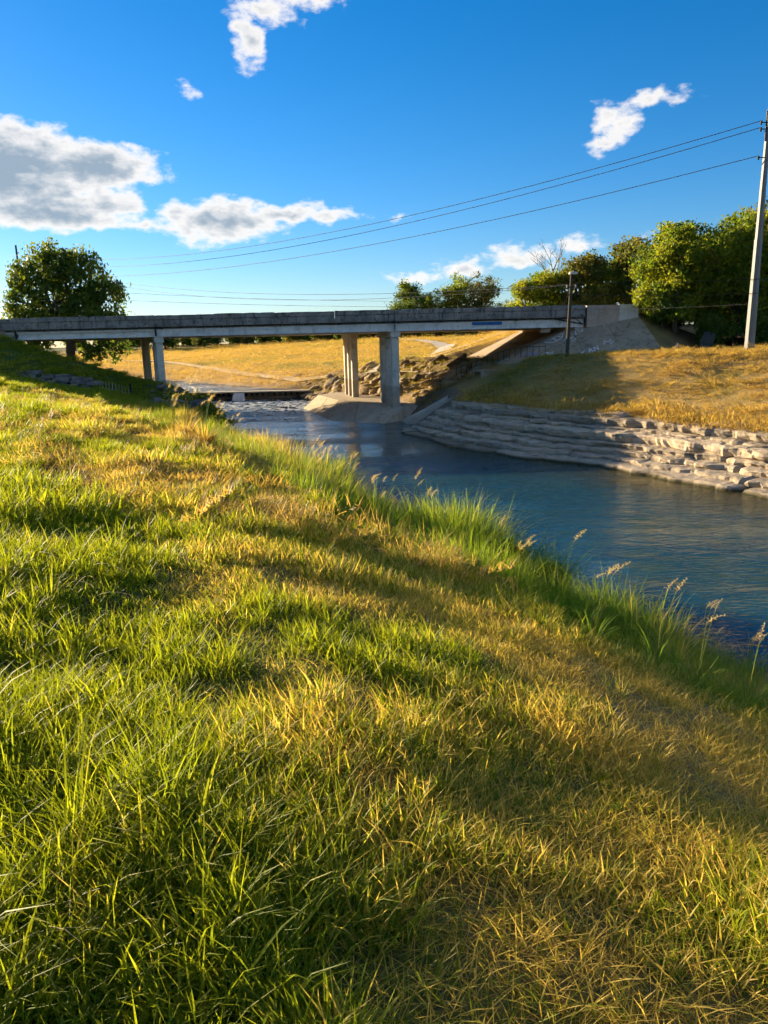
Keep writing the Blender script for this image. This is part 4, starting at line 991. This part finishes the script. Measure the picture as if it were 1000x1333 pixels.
# ------------------------------------------------------------------ grass
def blade_cloud(seed, n, spread, h0, h1, w0, w1, lean=.5, curl=.6, seg=3, base_up=0.0):
    """many single blades, vectorised; returns V, F(tri/quads as list), colour"""
    r_ = np.random.default_rng(seed); V = []; F = []; Cc = []
    for i in range(n):
        a = r_.random() * 6.283; q = spread * math.sqrt(r_.random()); bx, by = q * math.cos(a), q * math.sin(a)
        az_ = r_.random() * 6.283 if r_.random() < .6 else a + r_.normal() * .5
        h = r_.uniform(h0, h1); ln = h * lean * r_.uniform(.2, 1.2); cu = h * curl * r_.uniform(0, 1.0); w = r_.uniform(w0, w1)
        dx, dy = math.cos(az_), math.sin(az_); fa = az_ + math.pi / 2 + r_.normal() * .5; sx, sy = math.cos(fa), math.sin(fa)
        rb_ = r_.random(); b = len(V)
        for k in range(seg):
            t = k / seg; off = ln * t + cu * t ** 2.5; z = h * (t - .28 * (cu / max(h, 1e-6)) * t ** 3) + base_up
            ww = w * (1 - .75 * t ** 1.6) * .5
            V += [(bx + dx * off - sx * ww, by + dy * off - sy * ww, z), (bx + dx * off + sx * ww, by + dy * off + sy * ww, z)]; Cc += [(rb_, t, 0, 1)] * 2
        off = ln + cu; V.append((bx + dx * off, by + dy * off, h * (1 - .28 * cu / max(h, 1e-6)) + base_up)); Cc.append((rb_, 1, 0, 1))
        for k in range(seg - 1): F.append((b + 2 * k, b + 2 * k + 1, b + 2 * k + 3, b + 2 * k + 2))
        F.append((b + 2 * seg - 2, b + 2 * seg - 1, b + 2 * seg))
    return V, F, Cc
def tuft(name, args, mat):
    V, F, Cc = blade_cloud(*args[0], **args[1]); me = npmesh(name, np.array(V), F, True); me.materials.append(mat)
    ca_ = me.color_attributes.new('blade', 'FLOAT_COLOR', 'POINT'); ca_.data.foreach_set('color', np.array(Cc, np.float32).ravel())
    return me
def tuft_collection(name, specs, mat):
    c = bpy.data.collections.new(name)
    for i, (a, k) in enumerate(specs):
        o = bpy.data.objects.new('%s_%02d' % (name, i), tuft(name, (a, k), mat)); c.objects.link(o)
    return c
def scatter(name, P, scl, dry, coll, nvar, label, cat, tilt=.12, up=None):
    n = len(P); me = bpy.data.meshes.new(name); me.vertices.add(n); me.vertices.foreach_set('co', np.asarray(P, np.float32).ravel())
    r_ = np.random.default_rng(len(P))
    def at_(nm, typ, dat, field='value'):
        a = me.attributes.new(nm, typ, 'POINT'); a.data.foreach_set(field, np.asarray(dat).ravel())
    at_('rot', 'FLOAT_VECTOR', np.stack([r_.normal(size=n) * tilt, r_.normal(size=n) * tilt, r_.random(n) * 6.283], 1).astype(np.float32), 'vector')
    at_('scl', 'FLOAT', scl.astype(np.float32)); at_('dry', 'FLOAT', dry.astype(np.float32)); at_('rnd', 'FLOAT', r_.random(n).astype(np.float32))
    at_('vr', 'INT', r_.integers(0, nvar, n).astype(np.int32))
    o = link(name, me); tag(o, label, cat, kind='stuff')
    t = bpy.data.node_groups.new(name + '_scatter', 'GeometryNodeTree')
    t.interface.new_socket('Geometry', in_out='INPUT', socket_type='NodeSocketGeometry'); t.interface.new_socket('Geometry', in_out='OUTPUT', socket_type='NodeSocketGeometry')
    T = NT(t); gi_ = T.new('NodeGroupInput'); go_ = T.new('NodeGroupOutput')
    ci = T.new('GeometryNodeCollectionInfo'); ci.inputs['Collection'].default_value = coll; ci.inputs['Separate Children'].default_value = True; ci.inputs['Reset Children'].default_value = True
    def na(nm, ty):
        q = T.new('GeometryNodeInputNamedAttribute', data_type=ty); q.inputs[0].default_value = nm; return q.outputs[0]
    ip = T.new('GeometryNodeInstanceOnPoints'); T.put(ip.inputs['Points'], gi_.outputs[0]); T.put(ip.inputs['Instance'], ci.outputs[0]); ip.inputs['Pick Instance'].default_value = True
    T.put(ip.inputs['Instance Index'], na('vr', 'INT')); T.put(ip.inputs['Rotation'], na('rot', 'FLOAT_VECTOR')); T.put(ip.inputs['Scale'], na('scl', 'FLOAT'))
    T.put(go_.inputs[0], ip.outputs[0])
    mo = o.modifiers.new('scatter', 'NODES'); mo.node_group = t
    return o
def fan(n, r0, r1, a0, a1, power=1.0, seed=0):
    """points in a fan in front of the camera; density falls off with distance^power"""
    r_ = np.random.default_rng(seed); u = r_.random(n)
    e = 2 - power; rad = (r0 ** e + u * (r1 ** e - r0 ** e)) ** (1 / e) if abs(e) > 1e-3 else r0 * (r1 / r0) ** u
    an = np.radians(r_.uniform(a0, a1, n)); return rad * np.sin(an), rad * np.cos(an), rad
D_ = dict
def normals(x, y):
    e = .12; zx = (ground(x + e, y) - ground(x - e, y)) / (2 * e); zy = (ground(x, y + e) - ground(x, y - e)) / (2 * e); return zx, zy
mid_p = tuft_collection('mid_patch', [((110 + i, 420, .5, .06, .21, .008, .015), D_(lean=.5, curl=.7)) for i in range(5)], M['grass'])
mid_m = tuft_collection('mid_mat', [((130 + i, 330, .55, .04, .14, .007, .013), D_(lean=1.1, curl=1.2)) for i in range(4)], M['straw'])
def bank_points(n, r0, r1, seed, smin, power=0.0):
    x, y, rad = fan(n, r0, r1, -46, 46, power, seed); z, sn, sf = ground(x, y, True, True); ok = (sn > smin) & (y < 50)
    return x[ok], y[ok], z[ok], rad[ok], sn[ok]
def bare_spots(x, y): return sstep(fbm(x * 1.1 + 31, y * 1.1, 3), .20, .5)
for (r0, r1, n, coll, k, nm, lab) in ((8.6, 46, 8500, mid_p, 5, 'bank_grass', 'green and yellowing grass further along the near bank'),):
    x, y, z, rad, sn = bank_points(n, r0, r1, int(r0 * 10), 5.8); dry = dryness(x, y)
    keep = RNG.random(len(x)) > np.clip(.15 * dry + .8 * bare_spots(x, y), 0, .9)
    lush = np.clip(.95 + fbm(x * 1.3, y * 1.3 + 40, 3) * 1.1 - .5 * dry, .4, 1.6)
    scatter(nm, np.stack([x, y, z - .01], 1)[keep], (lush * (.8 + .4 * RNG.random(len(x))))[keep], np.clip(dry + RNG.normal(size=len(x)) * .06, 0, 1)[keep], coll, k, lab, 'grass')
def turf(name, n_clump, per, r0, r1, seed, smin, kind, label):
    """every blade of the near turf as real geometry in one mesh; clumps of blades, each clump with its own height and dryness"""
    r_ = np.random.default_rng(seed); x, y, rad = fan(n_clump, r0, r1, -44, 50, 1.0, seed); z, sn, sf = ground(x, y, True, True)
    dry = dryness(x, y); bare = bare_spots(x, y)
    if kind == 'green': ok = (sn > smin) & (r_.random(n_clump) > np.clip(.30 * dry + .75 * bare, 0, .92))
    elif kind == 'tuft': ok = (sn > smin) & (r_.random(n_clump) > np.clip(1.3 * dry + .4 * bare, 0, .95))
    else: ok = (sn > smin) & (r_.random(n_clump) < np.clip(.22 + 1.0 * dry + .6 * bare, 0, 1))
    x, y, z, rad, dry = x[ok], y[ok], z[ok], rad[ok], dry[ok]; K = len(x)
    lush = np.clip(.95 + fbm(x * 1.3, y * 1.3 + 40, 3) * 1.0 - .35 * dry, .45, 1.6) * r_.uniform(.7, 1.3, K)
    H0, H1, spread, ln, cu, wd = dict(green=(.05, .17, .075, .5, .7, .0075), tuft=(.11, .29, .035, .38, .85, .0085), mat=(.03, .11, .11, 1.1, 1.2, .0048))[kind]
    cnt = r_.integers(int(per * .6), int(per * 1.4) + 1, K); I = np.repeat(np.arange(K), cnt); N = len(I)
    a = r_.random(N) * 6.283; q = spread * np.sqrt(r_.random(N)) * (1 + .04 * rad[I]); bx, by = x[I] + q * np.cos(a), y[I] + q * np.sin(a); bz = ground(bx, by) - .012
    az_ = np.where(r_.random(N) < .55, r_.random(N) * 6.283, a + r_.normal(size=N) * .5)
    h = r_.uniform(H0, H1, N) * (lush[I] if kind != 'mat' else 1.0); lean = h * ln * r_.uniform(.15, 1.2, N); curl = h * cu * r_.random(N); w = wd * r_.uniform(.55, 1.35, N) * (1 + np.clip(rad[I] - 3, 0, 8) * .07)
    dx, dy = np.cos(az_), np.sin(az_); fa = az_ + np.pi / 2 + r_.normal(size=N) * .5; sx, sy = np.cos(fa), np.sin(fa)
    rb_ = r_.random(N); crnd = r_.random(K)[I]; dr_ = np.clip(dry[I] + (.25 if kind == 'mat' else 0) + r_.normal(size=K)[I] * .08, 0, 1)
    V = np.zeros((N, 7, 3)); Cc = np.zeros((N, 7, 4))
    for k in range(4):
        t = k / 3; off = lean * t + curl * t ** 2.5; zz = bz + h * (t - .28 * (curl / h) * t ** 3); ww = w * (1 - .72 * t ** 1.6) * .5 if k < 3 else 0 * w
        px, py = bx + dx * off, by + dy * off
        if k < 3:
            V[:, 2 * k] = np.stack([px - sx * ww, py - sy * ww, zz], 1); V[:, 2 * k + 1] = np.stack([px + sx * ww, py + sy * ww, zz], 1); Cc[:, 2 * k:2 * k + 2, 1] = t
        else: V[:, 6] = np.stack([px, py, zz], 1); Cc[:, 6, 1] = 1
    Cc[:, :, 0] = rb_[:, None]; Cc[:, :, 2] = dr_[:, None]; Cc[:, :, 3] = crnd[:, None]
    base = (np.arange(N) * 7)[:, None, None]; tri = np.array([[0, 1, 3], [0, 3, 2], [2, 3, 5], [2, 5, 4], [4, 5, 6]])[None]
    me = npmesh(name, V.reshape(-1, 3), (base + tri).reshape(-1, 3), True); me.materials.append(M['turf'])
    ca_ = me.color_attributes.new('blade', 'FLOAT_COLOR', 'POINT'); ca_.data.foreach_set('color', Cc.astype(np.float32).ravel())
    return tag(link(name, me), label, 'grass', kind='stuff')
turf('near_grass', 16500, 13, .9, 9.3, 71, 3.2, 'green', 'green and yellowing grass at the feet of the viewer')
turf('grass_tufts', 2600, 12, .9, 14, 72, 5.8, 'tuft', 'taller upright grass tufts standing out of the near turf')
turf('near_straw', 9500, 13, .9, 9.3, 73, 3.2, 'mat', 'dry straw matted between the green blades close to the viewer')
for (r0, r1, n, coll, k, nm) in ((8.6, 46, 5500, mid_m, 4, 'bank_straw'),):
    x, y, z, rad, sn = bank_points(n, r0, r1, int(r0 * 10) + 3, 5.2); dry = dryness(x, y); keep = RNG.random(len(x)) < np.clip(.25 + dry * 1.1 + .5 * bare_spots(x, y), 0, 1)
    scatter(nm, np.stack([x, y, z - .005], 1)[keep], (.75 + .6 * RNG.random(len(x)))[keep], np.clip(.45 + dry * .7, 0, 1)[keep], coll, k, 'dry straw matted between the green blades further along the near bank', 'grass', .25)
# tall grass down the near slope to the water
tall = tuft_collection('tall_tuft', [((140 + i, 40, .24, .30, .85, .007, .014), D_(lean=.35, curl=.75, seg=4)) for i in range(5)] + [((150 + i, 34, .24, .2, .5, .006, .012), D_(lean=.5, curl=.8, seg=4)) for i in range(2)], M['reed'])
r_ = np.random.default_rng(5); n = 17000
y = r_.uniform(1, 62, n); y = 1 + (y - 1) ** 1.0; off = r_.uniform(-.25, 8.0, n)
nxp = np.interp(y, [p[1] for p in NEAR], [p[0] for p in NEAR]); x = nxp - off * 1.12
z, sn, sf = ground(x, y, True, True)
den = np.where(sn < 3.0, .9, np.where(sn < 6.2, .55, .18 * (1 - sstep(sn, 6.2, 7.4)))) * np.clip(.75 + fbm(x * .35 + 60, y * .35, 3) * 1.3, 0, 1.2)
den = np.where(y > 50, den * .5, den)
keep = (r_.random(n) < den) & (sn > -.25); x, y, z, sn = x[keep], y[keep], z[keep], sn[keep]
hs_ = np.interp(sn, [0, 2, 5, 7.5], [.9, .85, .55, .32]) * (1 + .35 * sstep(y, 12, 17) * (1 - sstep(y, 36, 44))) * np.clip(.9 + fbm(x * .55 + 3, y * .55 + 9, 3) * 1.6, .35, 1.75) * (.8 + .4 * r_.random(len(x)))
dryt = np.clip(.24 + fbm(x * .35 + 12, y * .35, 3) * 1.1 + .35 * sstep(y, 28, 42) + .25 * sstep(sn, 4.5, 6.5), 0, 1)
scatter('tall_bank_grass', np.stack([x, y, z - .03], 1), hs_, dryt, tall, 7, 'tall rank grass growing down the near slope to the water', 'grass', .1)
# shaded lawn by the left end of the bridge
lawn = tuft_collection('lawn_tuft', [((160 + i, 110, .6, .08, .24, .012, .022), D_(lean=.5, curl=.6)) for i in range(3)], M['grass'])
x = RNG.uniform(-34, -13, 2600); y = RNG.uniform(44, 57, 2600); z, sn, sf = ground(x, y, True, True); ok = sn > 4.2
scatter('lawn_grass', np.stack([x, y, z], 1)[ok], (.7 + .6 * RNG.random(len(x)))[ok], np.clip(.15 + fbm(x * .3, y * .3, 3) * .4, 0, 1)[ok], lawn, 3, 'short shaded grass below the left end of the bridge', 'grass')
# dry slope on the far bank
clump = tuft_collection('dry_clump', [((170 + i, 150, .5, .03, .13, .009, .018), D_(lean=.9, curl=1.0)) for i in range(4)], M['straw'])
n = 13000; x = RNG.uniform(1, 44, n); y = RNG.uniform(18, 58, n); z, sn, sf = ground(x, y, True, True)
ok = (sf > 3.3) & (x < 2 + .85 * y) & (x > -2 + .05 * y) & (embank(x, y) < z - .05) & (RNG.random(n) < .95)
ok &= ~((y > 53.4) & (x < 8.5))
x, y, z, sf = x[ok], y[ok], z[ok], sf[ok]
grn_ = np.exp(-((x - 9.5) / 4) ** 2 - ((y - 52) / 4.5) ** 2) + .35 * sstep(fbm(x * .3 + 5, y * .3, 3), .15, .5)
s = np.interp(sf, [3.3, 4.3, 6], [1.9, 1.4, .9]) * (.6 + .8 * RNG.random(len(x))) * np.clip(1 + fbm(x * .8, y * .8, 3) * .8, .5, 1.7)
scatter('far_bank_grass', np.stack([x, y, z - .02], 1), s, np.clip(.95 - grn_ * .75 + RNG.normal(size=len(x)) * .1, 0, 1), clump, 4, 'golden dry grass on the slope of the far bank', 'grass', .25)
# meadow beyond the bridge
mclump = tuft_collection('meadow_clump', [((180 + i, 70, 1.2, .03, .10, .03, .05), D_(lean=.7, curl=.8)) for i in range(3)], M['straw'])
n = 17000; x = RNG.uniform(-75, 40, n); y = 80 + 112 * RNG.random(n) ** 1.3; z, sn, sf = ground(x, y, True, True)
PATHL = [(-6, 84), (-9.5, 86.5), (-17, 98), (-25, 112), (-33, 126), (-44, 143), (-60, 160)]; PATH2 = [(7.0, 88), (10, 108), (10.5, 135), (8, 160), (4, 178)]
ok = (sf > 6.0) & (x > -.55 * y) & (x < 16 + .1 * (y - 80)) & (np.abs(sdist(x, y, PATHL)) > 1.5) & (np.abs(sdist(x, y, PATH2)) > 1.8); x, y, z = x[ok], y[ok], z[ok]
s = (.6 + .8 * RNG.random(len(x))) * (1 + (y - 80) * .006)
scatter('meadow_grass', np.stack([x, y, z - .03], 1), s, np.clip(.92 - .4 * sstep(fbm(x * .05 + 3, y * .09, 3), .1, .5), 0, 1), mclump, 3, 'golden grass of the wide meadow beyond the bridge', 'grass', .2)
# scrub on the crumbling tan bank above the weir pool
n = 2600; y = RNG.uniform(84, 150, n); x = np.array([xat(FAR, q) for q in y]) + RNG.uniform(.3, 9, n); z, sn, sf = ground(x, y, True, True); ok = (sf > .5) & (sf < 6); x, y, z = x[ok], y[ok], z[ok]
scatter('bank_scrub', np.stack([x, y, z - .03], 1), .5 + .9 * RNG.random(len(x)), np.clip(.95 + 0 * x, 0, 1), mclump, 3, 'dry scrub on the crumbling tan bank above the weir', 'grass', .3)

# ------------------------------------------------------------------ single plants on the near bank
def stem_mat(name, a, b, tr=.4):
    m, T, o = new_mat(name); P = pos(T); n_ = T.noise(P, 22, 2, .5); c = T.mix(n_, (*a, 1), (*b, 1))
    p = T.new('ShaderNodeBsdfPrincipled'); T.put(p.inputs['Base Color'], c); p.inputs['Roughness'].default_value = .6; p.inputs['Specular IOR Level'].default_value = .2
    t = T.new('ShaderNodeBsdfTranslucent'); T.put(t.inputs[0], T.mix(1.0, c, (1.4, 1.3, .8, 1), 'MULTIPLY')); mx = T.new('ShaderNodeMixShader'); mx.inputs[0].default_value = tr
    T.put(mx.inputs[1], p.outputs[0]); T.put(mx.inputs[2], t.outputs[0]); T.put(o.inputs[0], mx.outputs[0]); return m
M['stem'] = stem_mat('green_stems', (.12, .18, .02), (.26, .30, .04)); M['seed'] = stem_mat('seed_heads', (.58, .48, .20), (.80, .68, .36), .55); M['blade_g'] = stem_mat('broad_blades', (.10, .19, .02), (.24, .34, .03), .6)
M['blade_y'] = stem_mat('golden_blades', (.40, .28, .06), (.62, .46, .13), .55); M['sap_leaf'] = stem_mat('sapling_leaves', (.22, .27, .02), (.40, .42, .04), .6); M['pale_blade'] = stem_mat('bleached_blades', (.45, .38, .22), (.65, .56, .36), .4)
def seed_head_mesh(seed, L=.28):
    """loose open panicle with drooping side branches and small grains"""
    r_ = random.Random(seed); m = MB(); bend = r_.uniform(.05, .16)
    ax_ = [Vector((bend * t * t, 0, L * t)) for t in np.linspace(0, 1, 6)]; m.tube(ax_, [.003, .003, .0025, .002, .0015, .001], 4, False)
    for k in range(15):
        t = .12 + .86 * k / 15; p = Vector((bend * t * t, 0, L * t)); a = k * 2.4 + r_.random(); l = (1.05 - t) * .17 * L + .012
        q = p + Vector((math.cos(a) * l * .7, math.sin(a) * l * .7, l * .55)); q2 = q + Vector((math.cos(a) * l * .35, math.sin(a) * l * .35, -l * .15)); m.tube([p, q, q2], [.0018, .0014, .001], 3, False)
        for u in (.45, .7, .9, 1.0):
            c = p.lerp(q, u) if u < 1 else q2; b = len(m.v); s_ = r_.uniform(.008, .014); d = Vector((r_.uniform(-1, 1), r_.uniform(-1, 1), r_.uniform(-.2, 1))).normalized(); e = d.orthogonal().normalized()
            m.v += [tuple(c - d * s_), tuple(c + e * s_ * .45), tuple(c + d * s_ * 1.2), tuple(c - e * s_ * .45)]; m.f.append((b, b + 1, b + 2, b + 3))
    return npmesh('seed_head', m.v, m.f)
HEADS = [seed_head_mesh(i) for i in range(4)]
for h in HEADS: h.materials.append(M['seed'])
def leaf_blade(m, p, az_, L, w, arch, twist=0.0, seg=6, up=.8):
    b = len(m.v); d = Vector((math.cos(az_), math.sin(az_), 0)); sd_ = Vector((-d.y, d.x, 0)); sd_ = (sd_ + Vector((0, 0, twist))).normalized()
    for k in range(seg + 1):
        t = k / seg; q = Vector(p) + d * (L * (1 - up) * t + arch * L * t ** 2) + Vector((0, 0, L * (up * t - arch * .75 * t ** 2.6))); ww = w * .5 * (1 - t ** 2.2) * (.5 + min(1, t * 3) * .5)
        m.v += [tuple(q - sd_ * ww), tuple(q + sd_ * ww)]
    for k in range(seg): m.f.append((b + 2 * k, b + 2 * k + 1, b + 2 * k + 3, b + 2 * k + 2))
def seed_plant(x, y, label, h=.7, ns=3, nb=14, seed=0, mat='blade_g', lean=(.1, 0), wide=.013, group='grasses on the water edge', z=None, cat='grass plant'):
    r_ = random.Random(seed + 900); z = gz(x, y) if z is None else z
    o = tag(empty('grass_plant', (x, y, z)), label, cat, group)
    m = MB()
    for k in range(nb): a = r_.uniform(0, 6.28); leaf_blade(m, (math.cos(a) * .04, math.sin(a) * .04, -.03), a, h * r_.uniform(.45, .95), wide * r_.uniform(.7, 1.3), r_.uniform(.15, .55), r_.uniform(-.3, .3), 6, r_.uniform(.72, .92))
    link('blades', npmesh('blades', m.v, m.f, True), M[mat], o)
    for k in range(ns):
        a = r_.uniform(0, 6.28); lx, ly = lean[0] * h + r_.uniform(-.12, .12) * h, lean[1] * h + r_.uniform(-.12, .12) * h; hh = h * r_.uniform(.85, 1.15)
        pts = [(0, 0, -.03), (lx * .25, ly * .25, hh * .4), (lx * .6, ly * .6, hh * .75), (lx, ly, hh)]
        st = MB().tube(pts, [.004, .0035, .003, .0022], 5).build('stem', M['stem'], o)
        hd = link('seed_head', HEADS[r_.randrange(4)], None, st); hd.location = pts[-1]; hd.rotation_euler = (r_.uniform(-.35, .35), r_.uniform(.1, .6), r_.uniform(-.6, .6)); q = min(1.1, h / .9) * r_.uniform(.6, .9); hd.scale = (q, q, q)
    return o
SP = [(2.05, 6.9, .78, 3, 16, 'blade_g', 'tall seeding grass with a double brown plume, left of the right-hand plants at the water'),
      (2.75, 7.0, .85, 2, 18, 'blade_g', 'leaning seeding grass with the largest feathery brown head against dark water'),
      (3.05, 6.7, .72, 2, 22, 'blade_g', 'dense green seeding clump right of the largest feathery head'),
      (3.45, 6.5, .66, 2, 16, 'blade_g', 'thin seeding grass with small brown heads near the right picture edge'),
      (3.75, 6.6, .62, 3, 16, 'blade_y', 'yellowing seeding grass at the right picture edge above the water'),
      (1.6, 8.6, .62, 3, 18, 'blade_y', 'golden plumed grass standing at the edge of the mown bank'),
      (2.4, 8.4, .6, 1, 26, 'blade_g', 'broad bright green grass clump below the golden plumed grass'),
      (.8, 20.5, 1.5, 4, 22, 'blade_g', 'tallest pale plumed grass rising alone against the water mid picture'),
      (1.6, 18.2, .9, 3, 18, 'blade_g', 'small plumed grass right of the tallest plume on the water edge'),
      (2.4, 16.6, .8, 4, 18, 'blade_y', 'pale feathery grasses above the dark green bank edge'),
      (-.9, 19.0, 1.2, 3, 24, 'blade_g', 'bushy green plumed grass left of the tallest plume'),
      (-1.8, 24.0, 1.4, 4, 24, 'blade_g', 'leafy plumed grass where the reflections of the piers end'),
      (-2.6, 26.5, 1.5, 5, 20, 'blade_y', 'yellow plumed grass in front of the pier reflections'),
      (-4.4, 19.5, 1.1, 4, 26, 'blade_y', 'golden feathery tussock at the bend of the near bank'),
      (-5.3, 18.8, 1.0, 4, 28, 'blade_y', 'large golden tussock left of the bend of the near bank'),
      (-3.9, 18.0, .8, 2, 26, 'blade_g', 'green tussock just below the golden tussocks'),
      (-5.9, 29.0, 1.3, 4, 24, 'blade_y', 'far yellow tussock close to the riffle water')]
for i, (x, y, h, ns, nb, mt, lab) in enumerate(SP): seed_plant(x, y, lab, h, ns, nb * (2 if y > 15 else 1), i, mt, (.12, .02), .013 if y < 12 else .022)
# more clumps of rank grass without telling marks
r9 = random.Random(99)
for i in range(46):
    y = r9.uniform(5, 40); x = xat(NEAR, y) - r9.uniform(.2, 6.5)
    seed_plant(x, y, 'rank grass clump among the tall growth between mown bank and water', r9.uniform(.5, .95) * (1 + y * .018), r9.choice([0, 0, 1, 2]) if y < 22 else 0, 22 if y < 12 else 60, 200 + i, r9.choice(['blade_g', 'blade_g', 'blade_g', 'blade_y']), (.08, 0), .011 + y * .0005, 'rank grass clumps on the near slope')
def sapling(x, y, h, label, seed, mat='sap_leaf', n=40, leaf=.14, sp=.3):
    r_ = random.Random(seed); o = tag(empty('sapling', (x, y, gz(x, y))), label, 'sapling')
    st = MB().tube([(0, 0, -.1), (.03, 0, h * .5), (.08, .02, h)], [.02, .014, .006], 6).build('stem', M['stem'], o)
    m = MB()
    for k in range(n):
        t = .25 + .75 * k / n; a = k * 2.4; p = (math.cos(a) * sp * .5 * (1.1 - t) + .05, math.sin(a) * sp * .5 * (1.1 - t), h * t)
        leaf_blade(m, p, a, leaf * r_.uniform(.8, 1.4), leaf * .5, .35, r_.uniform(-.5, .5), 3, .45)
    link('leaves', npmesh('leaves', m.v, m.f), M[mat], o)
sapling(-12.4, 32.5, 1.0, 'bright yellow-green sapling catching the sun on the left bank crest', 1, n=46, leaf=.18, sp=.5)
sapling(-14.2, 50, 1.6, 'yellow-green sapling in front of the foot of the left pier', 2, n=50, leaf=.26, sp=.8)
sapling(-14.9, 46, .9, 'small leafy sapling on the shaded slope left of the pier', 3, n=30, leaf=.2, sp=.5)
for i, (x, y, s_, lab) in enumerate([(-11.6, 50.5, .55, 'dark green bush at the water edge below the left pier'), (-12.4, 53.5, .5, 'rounded green bush beside the rocks of the left pier'), (-10.6, 48.6, .42, 'low green bush leaning over the riffle'), (3.3, 14.8, .30, 'low dark green shrub hanging over the water edge mid picture'), (2.6, 15.9, .32, 'dark leafy shrub on the steep near bank edge')]):
    plant_tree(bush, x, y, lab, M['leaf_mid'], None, i * 1.1, s_ * 1.15, 'bush', cat='bush', sz=s_ * .75)
# a few bent pale blades and a wiry weed in the near turf
def weed(x, y, label, seed, h=.42):
    r_ = random.Random(seed); o = tag(empty('weed', (x, y, gz(x, y))), label, 'weed'); m = MB()
    MB().tube([(0, 0, -.02), (.012, 0, h * .5), (-.01, .01, h)], [.005, .004, .002], 5).build('stem', M['stem'], o)
    for k in range(4): leaf_blade(m, (0, 0, h * (.3 + .18 * k)), k * 1.9 + r_.random(), h * .55, .010, .75, .2, 7, .5)
    link('leaves', npmesh('leaves', m.v, m.f, True), M['pale_blade'], o)
weed(-2.05, 4.95, 'wiry weed with bent pale leaves standing out of the left turf', 1); weed(-2.5, 5.1, 'second wiry weed with a drooping pale leaf near the left picture edge', 2, .4)
for i, (x, y, h, nb, mt, lab) in enumerate([(-5.2, 19.6, 1.55, 300, 'blade_y', 'tallest bushy golden tussock standing on the bank before the left pier'), (-4.5, 18.6, 1.35, 300, 'blade_y', 'bushy yellow tussock at the right foot of the tallest tussock'), (-6.0, 20.8, 1.2, 200, 'blade_g', 'green tussock behind the tallest golden tussock'), (-1.9, 20.3, 1.2, 200, 'blade_g', 'wide green tussock halfway along the bank edge'), (-.3, 17.6, 1.0, 200, 'blade_g', 'green tussock before the tallest plumed grass'), (-3.2, 22.6, 1.2, 200, 'blade_g', 'leafy tussock leaning to the water below the bend')]):
    seed_plant(x, y, lab, h, 5 if mt == 'blade_y' else 3, nb, 500 + i, mt, (.1, .02), .026, 'big tussocks on the bank edge')
# scrub between the rocks under the bridge
n = 1500; x = RNG.uniform(-9, 10, n); y = RNG.uniform(57, 84, n); z, sn, sf = ground(x, y, True, True); ok = (sf > .6) & (sf < 9) & ~((x - (1.2 - .33 * (y - 57.5)) > -6) & (x - (1.2 - .33 * (y - 57.5)) < 2.2) & (y < 76)); x, y, z = x[ok], y[ok], z[ok]
scatter('rock_scrub', np.stack([x, y, z - .02], 1), .5 + .9 * RNG.random(len(x)), np.clip(.55 + fbm(x * .4, y * .4, 3) * .8, 0, 1), clump, 4, 'dry scrub growing between the brown rocks under the bridge', 'grass', .3)
# low broadleaf weeds and fallen stalks in the near turf
def rosette(seed):
    r_ = random.Random(seed); m = MB()
    for k in range(9): leaf_blade(m, (0, 0, .01 + .01 * k), k * 2.4 + r_.random(), r_.uniform(.04, .09), r_.uniform(.018, .03), .25, r_.uniform(-.4, .4), 4, r_.uniform(.25, .6))
    me = npmesh('weed_rosette', m.v, m.f, True); me.materials.append(M['sap_leaf'] if seed % 3 == 0 else M['blade_g']); return me
def stalks(seed):
    r_ = random.Random(seed); m = MB()
    for k in range(5):
        a = r_.uniform(0, 6.28); L = r_.uniform(.08, .2); p = Vector((r_.uniform(-.1, .1), r_.uniform(-.1, .1), r_.uniform(.03, .10))); d = Vector((math.cos(a), math.sin(a), r_.uniform(-.1, .25)))
        m.tube([p, p + d * L * .5 + Vector((0, 0, .015)), p + d * L], [.0016, .0013, .0008], 4, False)
    me = npmesh('dead_stalk', m.v, m.f); me.materials.append(M['pale_blade']); return me
wc = bpy.data.collections.new('weed_sources')
for i in range(6): wc.objects.link(bpy.data.objects.new('weed_%d' % i, rosette(i) if i < 5 else stalks(i)))
x, y, z, rad, sn = bank_points(1500, .9, 11, 91, 5.8, 1.0); keep = (fbm(x * .9 + 70, y * .9, 3) > .05) & (sn > 10.4)
scatter('low_weeds', np.stack([x, y, z + .03], 1)[keep], (.45 + .5 * RNG.random(len(x)))[keep], dryness(x, y)[keep], wc, 6, 'low broad-leaved weeds and fallen stalks scattered in the near turf', 'weeds', .2)
